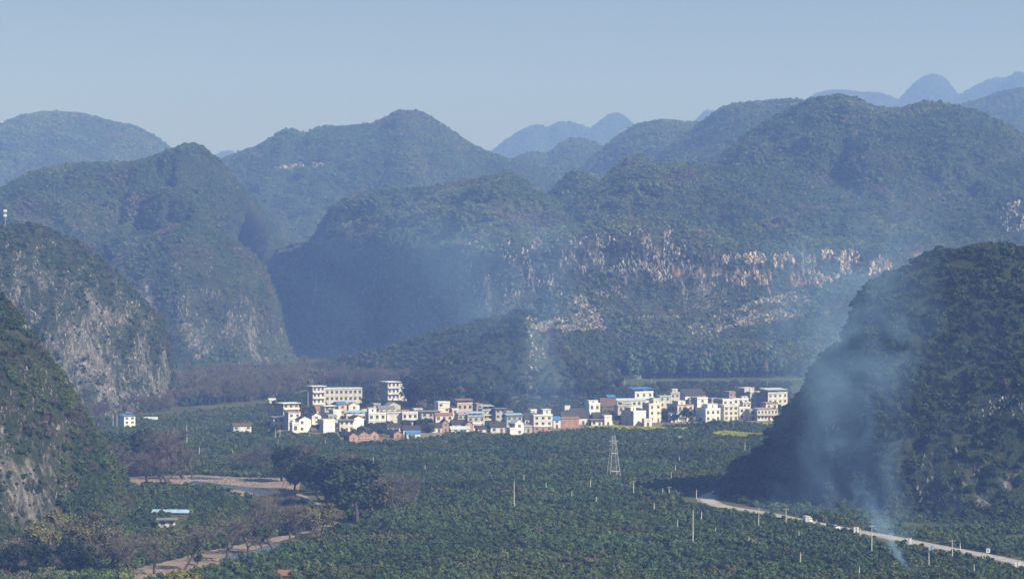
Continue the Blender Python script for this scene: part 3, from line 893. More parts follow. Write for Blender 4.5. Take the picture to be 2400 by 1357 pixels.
low_poly = LOW_L + LOW_R[::-1]
up_poly = UP_L + UP_R[::-1]
bend_poly = [(650, 1115), (705, 1115), (745, 1150), (785, 1180), (815, 1205), (822, 1228), (770, 1222), (720, 1190), (680, 1160)]
P, px, py = plan_grid(770, 1720, 420, 2.3, .22, .35, 3)
ok = ((py > 985) | ((px < 660) & (py > 950) & (py > 990 - (px - 200) * .09))) & ~inside(px, py, low_poly) & ~inside(px, py, up_poly) & ~inside(px, py, bend_poly) & ~inside(px, py, VILLAGE) & ~near_line(P, road_c, 6.5) & ~near_line(P - np.array((-2.0, -6.0, 0)) * 0 + np.array((1.2, 4.5, 0)), road_c[:60], 6.0) & ~near_line(P, road_c[98:146], 11.0)
YELLOW = [[(1672, 1016), (1700, 1012), (1790, 1018), (1800, 1024), (1680, 1027)], [(1365, 1001), (1440, 998), (1520, 1003), (1640, 1005), (1610, 1010), (1400, 1008)], [(1540, 1022), (1620, 1024), (1600, 1031), (1560, 1028)], [(1750, 990), (1815, 990), (1815, 998), (1760, 999)], [(1435, 1051), (1490, 1052), (1485, 1055), (1436, 1055)]]
for q in YELLOW:
    ok &= ~inside(px, py, q)
ok &= ~(inside(px, py, [(366, 1222), (440, 1200), (448, 1214), (415, 1240), (370, 1242)]))
hole = fbm(P / 26.0, 3, 71)
ca, sa = math.cos(.25), math.sin(.25)
qx, qy = P[:, 0] * ca + P[:, 1] * sa + 5 * fbm(P / 60., 2, 91), -P[:, 0] * sa + P[:, 1] * ca + 9 * fbm(P / 70., 2, 92)
plot = hash3(np.floor(qx / 38).astype(np.int64), np.floor(qy / 52).astype(np.int64), np.zeros(len(P), np.int64), 4)
path = ((qx % 38) < 2.6) | ((qy % 52) < 4.5)
ok &= (hole < .50) & ~(path & (plot > .25))
ok &= ~((px < 300 + (1357 - py) * -.25) & (py > 1180) & (px < 240))
P, px, py, plot = P[ok], px[ok], py[ok], plot[ok]
r = np.random.default_rng(9)
sz = (.78 + 1.0 * r.uniform(size=len(P)) ** 1.7) * (1 + .22 * fbm(P / 18., 2, 72))
tt = np.array((0.050, 0.086, 0.030)) * (.75 + .6 * plot[:, None]) * r.uniform(.6, 1.4, (len(P), 1)) * (1 + .30 * fbm(P / 40., 3, 73))[:, None]
light = (fbm(P / 30., 3, 74) + r.normal(size=len(P)) * .18) > .30
tt[light] = np.array((0.090, 0.118, 0.036)) * r.uniform(.7, 1.2, (light.sum(), 1))
brn = (fbm(P / 22., 3, 75) + r.normal(size=len(P)) * .05) > .50
tt[brn] = np.array((0.105, 0.105, 0.050)) * r.uniform(.7, 1.2, (brn.sum(), 1))
yb_ = inside(px, py, [(380, 1375), (395, 1340), (440, 1334), (450, 1352), (500, 1375)])
tt[yb_] = np.array((0.20, 0.19, 0.03)) * r.uniform(.7, 1.2, (yb_.sum(), 1))
inframe = (px > 5) & (px < 2395) & (py < 1352)
order = np.argsort(-np.where(inframe, py, 0))[:300]
single = np.zeros(len(P), bool); single[order] = True
scatter('orchard', P[~single], sz[~single], tt[~single], P_BUSH, 'citrus orchard of close dark green bushes covering the valley floor', 'orchard', 5, .08)
bush_me = clump_meshes('citrus_bush', 5, 260, .17, M_LEAF_O, lobes=7, flat=.75)
for j in order:
    o = bpy.data.objects.new('citrus_bush', bush_me[j % 5])
    col.objects.link(o)
    o.location = P[j]
    o.rotation_euler = (0, 0, r.uniform(0, 6.28))
    o.scale = (sz[j], sz[j], sz[j] * r.uniform(.85, 1.15))
    o.color = (*tt[j], 1)
    tag(o, 'rounded citrus bush in the foremost rows of the orchard', 'bush', 'citrus bushes in the foremost orchard rows')

def skeleton(seed, hgt, lean=0.0, spread=1.0, first=.25, n1=6, n2=5, n3=4):
    r = np.random.default_rng(seed)
    trunk, tips = MB(), []
    def limb(p, d, L, rad, lev):
        pts, rs = [p], [rad]
        q, dd = p.copy(), d.copy()
        k = 4
        for i in range(k):
            dd = dd + r.normal(size=3) * (.14 + .06 * lev) + np.array((0, 0, .05))
            dd /= np.linalg.norm(dd)
            q = q + dd * L / k
            pts.append(q.copy()); rs.append(rad * (1 - .16 * (i + 1)))
        if lev < 3:
            trunk.tube(pts, rs, (6, 4, 3)[lev])
        nn = (n1, n2, n3, 0)[lev]
        if lev == 3:
            tips.append((pts[0], pts[-1]))
            return
        for j in range(nn):
            t = (first + (1 - first) * (j + .6) / nn) if lev == 0 else (.3 + .7 * (j + .7) / nn)
            t = min(t, .999)
            b = pts[int(t * k)] + (pts[int(t * k) + 1] - pts[int(t * k)]) * (t * k - int(t * k))
            a = r.uniform(0, 6.283) if lev else j * 2.4 + r.normal() * .3
            out = np.array((math.cos(a), math.sin(a), .0))
            up = .55 if lev == 0 else .25
            nd = out * spread * (1.0 if lev == 0 else .8) + dd * (.55 + .3 * (j == nn - 1)) + np.array((0, 0, up * .6))
            nd /= np.linalg.norm(nd)
            limb(b, nd, L * (.58 if lev == 0 else .55) * r.uniform(.8, 1.15) * (1.15 - .4 * t if lev == 0 else 1), rad * (.5 if lev == 0 else .45), lev + 1)
    d0 = np.array((lean, lean * .3, 1.0)); d0 /= np.linalg.norm(d0)
    limb(np.array((0, 0, -.2)), d0, hgt * .62, hgt * .030, 0)
    return trunk, tips

def tree_proto(seed, kind, **kw):
    r = np.random.default_rng(seed + 500)
    trunk, tips = skeleton(seed, 10.0, **kw)
    A = np.array([t[0] for t in tips]); B = np.array([t[1] for t in tips])
    if kind == 'bare':
        k = 9
        i = np.repeat(np.arange(len(A)), k)
        f = r.uniform(0, 1, len(i))[:, None]
        base = A[i] + (B[i] - A[i]) * f
        d = (B[i] - A[i]); d /= np.linalg.norm(d, axis=1)[:, None] + 1e-9
        d = d + r.normal(size=d.shape) * .65 + np.array((0, 0, .2))
        d /= np.linalg.norm(d, axis=1)[:, None]
        tip = base + d * r.uniform(.4, 1.1, len(i))[:, None]
        base = np.vstack([A, base]); tip = np.vstack([B, tip])
        wd = np.concatenate([np.full(len(A), .045), np.full(len(i), .028)])[:, None]
        side = np.cross(tip - base, r.normal(size=base.shape)); side /= np.linalg.norm(side, axis=1)[:, None]
        V = np.stack([base - side * wd, base + side * wd, tip + side * wd * .5, tip - side * wd * .5], 1).reshape(-1, 3)
        Q = np.arange(len(V)).reshape(-1, 4)
    else:
        k = 15
        i = np.repeat(np.arange(len(A)), k)
        C = A[i] + (B[i] - A[i]) * r.uniform(.2, 1.15, len(i))[:, None] + r.normal(size=(len(i), 3)) * .38
        N = r.normal(size=C.shape) * .6 + np.array((0, 0, .5)) + (C - C.mean(0)) * .18
        N /= np.linalg.norm(N, axis=1)[:, None]
        V, Q = leaf_quads(C, N, .26 if kind == 'ever' else .17, r, 1.0 if kind == 'ever' else 1.8)
    cr = mesh_np('crown', V, Q, [M_LEAF_O])
    return trunk.mesh('trunk', [M_BARK]), cr, float(V[:, 2].max())

def bare_instance(seed, lean, spread):
    tr, cr, top = tree_proto(seed, 'bare', lean=lean, spread=spread, first=.35)
    V, Fc, mi = [], [], []
    for me, m in ((tr, 0), (cr, 1)):
        o = len(V)
        V += [tuple(v.co / 10.0) for v in me.vertices]
        Fc += [[i + o for i in p.vertices] for p in me.polygons]
        mi += [m] * len(me.polygons)
    return mesh_np('bare_tree', V, Fc, [M_BARK, M_LEAF_I], mi)
P_BARE = proto_collection('proto_bare', [bare_instance(90 + i, l, s) for i, (l, s) in enumerate(((0, .7), (.15, .9), (-.1, .6), (.05, 1.0)))])
# undergrowth along banks and the road edge
def woods(name, poly, step, rad, label, cat, seed, proto, brown, olive, zs=1.0, ymin=770, ymax=2300, gain=1.0, yellow=None):
    ys = [p[1] for p in poly]
    d0, d1 = 600000 / (max(ys) - 600), 600000 / (min(ys) - 600)
    xs = [abs((p[0] - PX0) / F * (600000 / (p[1] - 600))) for p in poly]
    P, px, py = plan_grid(d0 - 2, d1 + 2, max(xs) + 5, step, .35, .6, seed)
    k = inside(px, py, poly)
    P = P[k]
    r = np.random.default_rng(seed)
    s = r.uniform(rad[0], rad[1], len(P)) * np.clip(1 + .55 * fbm(P / 14., 2, seed + 2), .5, 1.5)
    t = tints(P, seed, brown, olive, 1 / 45., gain)
    if yellow is not None:
        t = np.array(yellow) * r.uniform(.6, 1.3, (len(P), 1))
    s3 = np.stack([s, s, s * zs], 1)
    if proto is P_TALL:
        P = P - np.array((0, 0, .2))
    return scatter(name, P, s3, t, proto, label, cat, seed, .05)
for i, q in enumerate(YELLOW):
    woods('crop_field', q, 1.1, (.5, .9), ['yellow flowering crop strip beside the foot of the dark hill', 'yellow green crop strip along the village front', 'pale crop strip among the orchard bushes', 'yellow crop patch below the pink balcony house', 'thin yellow strip beside the lattice tower'][i], 'crops', 120 + i, P_BUSH, 0, 0, .8, yellow=(.40, .42, .05))
# fields between the village and the forest edge
woods('crop_field', [(1420, 900), (1560, 893), (1900, 886), (1900, 905), (1640, 906), (1560, 912), (1440, 925)], 2.2, (.8, 1.5), 'green field strips between the village and the forest edge', 'crops', 130, P_BUSH, 0, .5, .4, gain=1.6)
woods('crop_field', [(1640, 916), (1705, 916), (1720, 928), (1650, 930)], 1.6, (.7, 1.1), 'pale yellow green crop patch behind the warehouse', 'crops', 131, P_BUSH, 0, 0, .7, yellow=(.20, .22, .05))
# tall forest edge on the right, brown woods behind the village on the left
woods('forest_edge', [(1470, 889), (1560, 888), (1900, 884), (1990, 880), (1990, 872), (1500, 874), (1460, 880)], 5.0, (13, 19), 'tall dark forest edge above the field strips', 'woods', 140, P_TALL, .10, .1, 1.0, gain=1.0)
woods('forest_edge', [(1330, 880), (1470, 872), (1700, 868), (1990, 866), (1990, 872), (1500, 874), (1400, 892)], 5.0, (4, 6), 'dense wood climbing from the forest edge to the scree', 'woods', 141, P_NEAR, .2, .12, 1.5)
woods('brown_woods', [(400, 905), (480, 890), (600, 884), (720, 878), (950, 874), (960, 905), (880, 912), (760, 905), (720, 908), (690, 925), (640, 938), (520, 950), (400, 955)], 6.2, (8, 15), 'leafless brown woods behind the left houses', 'woods', 142, P_BARE, 1, 0, 1.0, gain=1.15)
woods('brown_woods', [(400, 900), (600, 880), (950, 872), (960, 900), (760, 902), (640, 935), (420, 955)], 7.5, (2.2, 5.4), 'green trees mixed into the woods behind the left houses', 'woods', 143, P_NEAR, .35, .2, 1.4)
woods('brown_woods', [(170, 985), (240, 960), (330, 945), (410, 938), (410, 965), (320, 968), (250, 975), (180, 1010)], 5.5, (6, 12), 'leafless brown thicket at the foot of the grey cliff', 'woods', 144, P_BARE, 1, 0, 1.0, gain=1.15)
VILLAGE_IN = [(x, y - 14 if y > 970 else y) for x, y in VILLAGE]
woods('village_greenery', VILLAGE_IN, 6.8, (1.3, 2.6), 'garden bushes and small trees between the houses', 'bushes', 145, P_NEAR, .25, .1, 1.2, gain=.6)
woods('bank_scrub', [(150, 1140), (300, 1140), (420, 1142), (520, 1150), (520, 1156), (420, 1156), (300, 1158), (150, 1160)], 2.8, (1.2, 2.2), 'dark scrub below the upper gravel bank', 'scrub', 146, P_BUSH, .15, .1)
woods('bank_scrub', [(455, 1106), (560, 1112), (660, 1110), (660, 1117), (560, 1118), (470, 1112)], 3.0, (1.2, 2.1), 'dark hedge along the far river bank', 'scrub', 147, P_BUSH, 0, .05)
woods('bank_scrub', [(290, 1330), (360, 1312), (440, 1290), (560, 1262), (650, 1248), (640, 1256), (520, 1282), (400, 1312), (300, 1338)], 4.5, (.8, 1.5), 'brown scrub along the top of the lower gravel bank', 'scrub', 148, P_TWIG, 1, 0, 1.0, gain=1.3)
woods('bank_scrub', [(0, 1290), (60, 1270), (150, 1262), (250, 1300), (300, 1345), (310, 1368), (0, 1368)], 2.6, (1.2, 2.3), 'olive scrub at the foot of the near rocky slope', 'scrub', 149, P_NEAR, .25, .55, 1.2, gain=1.1)
woods('bank_scrub', [(590, 1175), (640, 1158), (690, 1172), (700, 1200), (650, 1205), (600, 1195)], 2.6, (1.2, 2.0), 'brown hump of scrub inside the river bend', 'scrub', 150, P_TWIG, 1, 0, 1.1, gain=1.2)
# loose stones
def stones(poly, step, rad, label, seed):
    ys = [p[1] for p in poly]; xs = [abs((p[0] - PX0) / F * (600000 / (p[1] - 600))) for p in poly]
    P, px, py = plan_grid(600000 / (max(ys) - 600) - 2, 600000 / (min(ys) - 600) + 2, max(xs) + 5, step, .4, .3, seed)
    k = inside(px, py, poly)
    P = P[k]
    s = np.random.default_rng(seed).uniform(rad[0], rad[1], len(P)) ** 1.0
    scatter('river_stones', P, s, np.ones((len(P), 3)), P_ROCK, label, 'stones', seed, .5)
stones([(500, 1118), (655, 1121), (650, 1138), (580, 1139), (500, 1130)], 1.5, (.15, .7), 'dark cobbles and boulders in the upper river bend', 151)
stones(low_poly, 2.6, (.1, .45), 'loose pale stones on the lower gravel bank', 152)
stones(up_poly, 2.6, (.1, .5), 'loose pale stones on the upper gravel bank', 153)

# scree: pale boulders below the cliffs, set on the hill meshes
from mathutils.bvhtree import BVHTree
hills = [o for o in col.objects if o.name.split('.')[0] == 'hill']
def scree(poly, n, rad, label, seed, tint=(1, 1, 1), tall=1.3, thr=-.12, fs=(28, 16), name='scree', cat='scree'):
    xs, ys = [p[0] for p in poly], [p[1] for p in poly]
    r = np.random.default_rng(seed)
    q = np.stack([r.uniform(min(xs), max(xs), n * 4), r.uniform(min(ys), max(ys), n * 4)], 1)
    q = q[inside(q[:, 0], q[:, 1], poly)]
    q = q[(fbm(np.stack([q[:, 0] / fs[0], q[:, 1] / fs[1], q[:, 0] * 0], 1), 3, seed) > thr)][:n]
    P = []
    o0 = Vector((0, 0, H))
    for x, y in q:
        d = Vector(((x - PX0) / F, 1, (YH - y) / F)).normalized()
        best = None
        for t in TREES:
            h = t.ray_cast(o0, d)
            if h[0] is not None and (best is None or h[3] < best[3]):
                best = h
        if best:
            P.append(np.array(best[0]))
    P = np.array(P)
    s = rad[0] + (rad[1] - rad[0]) * r.uniform(size=len(P)) ** 2
    s3 = np.stack([s, s, s * tall * r.uniform(.7, 1.3, len(P))], 1)
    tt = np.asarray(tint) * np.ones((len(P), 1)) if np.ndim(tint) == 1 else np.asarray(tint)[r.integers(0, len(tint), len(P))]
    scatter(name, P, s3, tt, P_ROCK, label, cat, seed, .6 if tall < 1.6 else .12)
TREES = []
for h in hills:
    me = h.data
    vv = np.empty(len(me.vertices) * 3, np.float32); me.vertices.foreach_get('co', vv)
    ff = np.empty(len(me.polygons) * 4, np.int32); me.polygons.foreach_get('vertices', ff) if False else me.loops.foreach_get('vertex_index', ff)
    if vv.reshape(-1, 3)[:, 1].min() < 3200:
        TREES.append(BVHTree.FromPolygons(vv.reshape(-1, 3).tolist(), ff.reshape(-1, 4).tolist()))
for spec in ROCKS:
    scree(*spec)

# ------------------------------------------------------------------ single trees
PT = {'bare': [tree_proto(s, 'bare', lean=l, spread=sp, first=fi) for s, l, sp, fi in ((1, .1, 1.0, .3), (2, -.3, 1.3, .22), (3, .25, .9, .35), (4, 0, 1.2, .25))],
      'ever': [tree_proto(s, 'ever', spread=sp, first=.2, n1=7) for s, sp in ((11, 1.0), (12, 1.2), (13, .85))],
      'olive': [tree_proto(s, 'olive', spread=sp, first=.08, n1=9) for s, sp in ((21, .75), (22, .95))]}
TCOL = {'bare': (.125, .112, .100), 'ever': (.030, .048, .021), 'olive': (.140, .136, .055), 'dark': (.022, .034, .020), 'yel': (.085, .085, .028), 'brown': (.12, .098, .080)}
def tree(px, py, hpx, kind, label, group, colr=None, name=None, wide=1.0):
    s = (py - 600) / 100.0
    tr, cr, top = PT[kind][int(px * 7 + py) % len(PT[kind])]
    k = hpx / s / top
    e = bpy.data.objects.new(name or {'bare': 'bare_tree', 'ever': 'evergreen_tree', 'olive': 'bamboo_clump'}[kind], None)
    col.objects.link(e)
    e.location = gpt(px, py)
    e.rotation_euler = (0, 0, (px * 1.7 + py) % 6.28)
    e.scale = (k * wide, k * wide, k)
    link('trunk', tr, e)
    c = link('crown', cr, e)
    f = random.uniform(.8, 1.2)
    c.color = (*[v * f for v in TCOL[colr or kind]], 1)
    tag(e, label, 'tree', group)
LB = ('leafless tree standing on the lower gravel bank', 'bare trees on the lower gravel bank')
for p in ((244, 1353, 127), (306, 1354, 102), (362, 1345, 116), (430, 1336, 108), (529, 1317, 116), (582, 1301, 105), (646, 1292, 105), (678, 1278, 102), (697, 1276, 99)):
    tree(*p, 'bare', *LB, wide=1.15)
tree(462, 1324, 30, 'ever', 'small dark evergreen alone on the pale gravel', None)
tree(612, 1298, 78, 'ever', 'dark evergreen standing among the bare gravel bank trees', None, wide=.8)
LO = ('pale olive bamboo clump at the lower river bend', 'olive clumps at the lower river bend')
for p in ((706, 1246, 70), (733, 1254, 82), (760, 1246, 72), (778, 1238, 55)):
    tree(*p, 'olive', *LO)
LD = ('big dark evergreen in the grove at the river bend', 'evergreens in the river bend grove')
for p, c in (((662, 1128, 92), 'dark'), ((735, 1152, 99), 'ever'), ((772, 1192, 122), 'dark'), ((806, 1216, 127), 'ever'), ((838, 1226, 132), 'ever'), ((790, 1160, 92), 'ever'), ((845, 1180, 115), 'dark'), ((820, 1195, 118), 'ever'), ((750, 1172, 94), 'dark'), ((690, 1150, 70), 'ever')):
    tree(*p, 'ever', *LD, colr=c, wide=1.15)
tree(868, 1223, 104, 'ever', 'yellow green tree at the edge of the river bend grove', None, colr='yel')
LBR = ('brown leafless tree in the grove at the river bend', 'bare trees in the river bend grove')
for p in ((688, 1118, 82), (712, 1122, 75), (815, 1160, 103), (840, 1150, 92), (668, 1112, 69)):
    tree(*p, 'bare', *LBR, colr='brown', wide=1.2)
LR = ('grey leafless tree between the grove and the orchard', 'bare trees beside the river bend grove')
for p in ((902, 1202, 92), (928, 1205, 100), (947, 1202, 104), (962, 1190, 80), (912, 1190, 85)):
    tree(*p, 'bare', *LR, wide=.9)
tree(612, 1109, 92, 'bare', 'tall sparse tree on the far bank of the upper river', None, wide=.85)
LM = ('low leafless tree along the far bank of the upper river', 'bare trees on the far bank')
for p in ((590, 1109, 58), (565, 1107, 52), (548, 1104, 45), (634, 1104, 52), (575, 1098, 50)):
    tree(*p, 'bare', *LM)
LU = ('leafless tree leaning over the upper gravel bank', 'bare trees above the upper gravel bank')
for p in ((222, 1124, 96), (250, 1126, 87), (300, 1138, 84), (345, 1140, 89), (395, 1144, 108), (432, 1122, 122), (410, 1108, 113), (452, 1124, 82), (375, 1118, 92), (335, 1112, 84), (200, 1118, 82), (380, 1140, 70)):
    tree(*p, 'bare', *LU, wide=1.2)
LG = ('dark evergreen in the wood above the upper gravel bank', 'evergreens above the upper gravel bank')
for p in ((270, 1118, 100), (292, 1102, 91), (322, 1098, 86), (362, 1095, 91), (205, 1096, 86), (230, 1082, 74), (255, 1072, 67), (398, 1080, 72), (310, 1066, 55), (350, 1070, 60), (280, 1060, 52), (190, 1130, 72)):
    tree(*p, 'ever', *LG, wide=1.25)
LN = ('olive tree at the foot of the near rocky slope', 'olive trees at the near slope foot')
for p in ((205, 1285, 92), (180, 1312, 96), (238, 1322, 92), (150, 1268, 80), (262, 1318, 72), (120, 1300, 90), (70, 1318, 90)):
    tree(*p, 'olive', *LN, wide=1.1)
LK = ('dark tree in the thicket below the near rocky slope', 'dark trees below the near slope')
for p in ((150, 1345, 96), (210, 1354, 84), (100, 1352, 90), (20, 1352, 84), (185, 1350, 70)):
    tree(*p, 'ever', *LK, colr='dark')
LL = ('brown leafless tree in the thicket below the near rocky slope', 'bare trees below the near slope')
for p in ((60, 1353, 96), (280, 1348, 78), (228, 1345, 88), (125, 1350, 84), (320, 1300, 60)):
    tree(*p, 'bare', *LL)
LV = ('huge dark evergreen behind the middle of the village', 'big evergreens behind the village')
for p in ((975, 958, 88), (1000, 954, 84), (1028, 950, 80), (1052, 948, 66), (962, 945, 56), (1012, 962, 60)):
    tree(*p, 'ever', *LV, colr='dark', wide=1.2)
tree(990, 968, 34, 'olive', 'banana plants with drooping leaves under the huge evergreens', None, name='banana_plant')
tree(1660, 1010, 18, 'ever', 'lone rounded tree in the field before the white houses', None, wide=.8)
LW_ = ('round garden tree between the white village houses', 'garden trees among the village houses')
for p in ((1545, 985, 30), (1562, 988, 34), (1592, 987, 40), (1608, 987, 36), (1580, 992, 28), (745, 1012, 20), (1330, 1000, 22), (640, 1020, 24), (1640, 992, 14)):
    tree(*p, 'ever', *LW_, wide=1.2)
LH = ('yellowish tree at the foot of the dark hill beside the village', 'trees at the foot of the dark hill')
for p in ((1848, 992, 42), (1862, 998, 44), (1838, 998, 30)):
    tree(*p, 'ever', *LH, colr='yel')
LX = ('tree on the slope between the knoll and the village', 'trees below the knoll')
for p in ((1445, 915, 34), (1425, 925, 38), (1355, 935, 44), (1380, 938, 36), (1320, 945, 44), (1290, 950, 46), (1150, 958, 50), (1110, 955, 55), (1180, 962, 48), (870, 945, 44), (860, 960, 30), (935, 965, 30)):
    tree(*p, 'ever', *LX, wide=1.1)
LZ = ('dark round tree in the orchard inside the river bend', 'round trees inside the river bend')
for p in ((246, 1188, 24), (272, 1188, 18), (495, 1170, 20), (472, 1170, 16), (1650, 1345, 30), (1690, 1342, 26)):
    tree(*p, 'ever', *LZ, wide=1.2)

# ------------------------------------------------------------------ houses
HM = {}
for k, c, v in (('white', (.72, .72, .73), .22), ('cream', (.68, .65, .58), .2), ('peach', (.66, .48, .32), .15), ('conc', (.30, .30, .30), .3), ('plaster', (.46, .46, .46), .3), ('pale', (.64, .63, .62), .3),
                ('brick', (.38, .235, .175), .35), ('pink', (.56, .45, .42), .2), ('mud', (.17, .115, .085), .35), ('rose', (.50, .16, .13), .2), ('lblue', (.42, .55, .66), .12)):
    HM[k] = plain('wall_' + k, c, .9, v, .5)
RM = {}
for k, c in (('tile', (.055, .050, .050)), ('red', (.30, .13, .11)), ('rose', (.38, .17, .15)), ('blue', (.06, .20, .50)), ('sky', (.30, .47, .62)), ('cap', (.74, .73, .70)), ('grey', (.22, .22, .23)), ('brownt', (.13, .085, .065)), ('tin', (.50, .56, .60))):
    RM[k] = plain('roof_' + k, c, .7, .3, .7)
M_GLASS = plain('window_glass', (.020, .024, .030), .15, .2, .5, spec=.6)
M_FRAME = plain('window_frame', (.55, .55, .53), .6, .1, 1)
M_DOOR = plain('door_paint', (.14, .085, .055), .7, .2, 1)
M_METAL = plain('galvanised', (.42, .43, .44), .5, .2, 1, .6)
M_POLE = plain('pole_concrete', (.62, .60, .56), .9, .15, .8)
M_STEEL = plain('pylon_steel', (.50, .52, .54), .55, .15, 1, .3)
wb = MB()
wb.box(-.5, .5, -.012, .01, 0, 1, 0)
for q in ((-.5, -.44), (.44, .5), (-.03, .03)):
    wb.box(q[0], q[1], -.06, -.013, 0, 1, 1)
wb.box(-.438, .438, -.055, -.014, 0, .05, 1); wb.box(-.438, .438, -.055, -.014, .95, 1, 1)
wb.box(-.58, .58, -.13, .01, -.08, -.002, 1)
ME_WIN = wb.mesh('window', [M_GLASS, M_FRAME])
db = MB()
db.box(-.45, .45, -.02, .01, 0, 1, 0); db.box(-.5, -.452, -.07, .01, 0, 1.03, 1); db.box(.452, .5, -.07, .01, 0, 1.03, 1); db.box(-.45, .45, -.065, .01, 1.002, 1.03, 1)
ME_DOOR = db.mesh('door', [M_DOOR, M_FRAME])

def put(me, name, parent, loc, sx, sz, rz=0):
    o = link(name, me, parent, loc, rz)
    o.scale = (sx, 1, sz)
    return o

def gable_roof(w, d, he, h, mat, parent, along='y', ov=.35, th=.14):
    """two sloping sheets; along = direction of the ridge"""
    b = MB()
    if along == 'y':
        half, L = w / 2, d
        sl = (h - he) / half
        for s in (-1, 1):
            xe, xr = half + s * (half + ov), half
            ze, zr = he - sl * ov, h
            V = [(xe, -ov, ze + .03), (xe, L + ov, ze + .03), (xr, L + ov, zr + .03), (xr, -ov, zr + .03)]
            b.add(V + [(x, y, z + th) for x, y, z in V], [(0, 1, 2, 3), (4, 5, 6, 7), (0, 1, 5, 4), (1, 2, 6, 5), (2, 3, 7, 6), (3, 0, 4, 7)])
    else:
        half, L = d / 2, w
        sl = (h - he) / half
        for s in (-1, 1):
            ye, yr = half + s * (half + ov), half
            ze, zr = he - sl * ov, h
            V = [(-ov, ye, ze + .03), (L + ov, ye, ze + .03), (L + ov, yr, zr + .03), (-ov, yr, zr + .03)]
            b.add(V + [(x, y, z + th) for x, y, z in V], [(0, 1, 2, 3), (4, 5, 6, 7), (0, 1, 5, 4), (1, 2, 6, 5), (2, 3, 7, 6), (3, 0, 4, 7)])
    return b.build('roof', mat, parent)

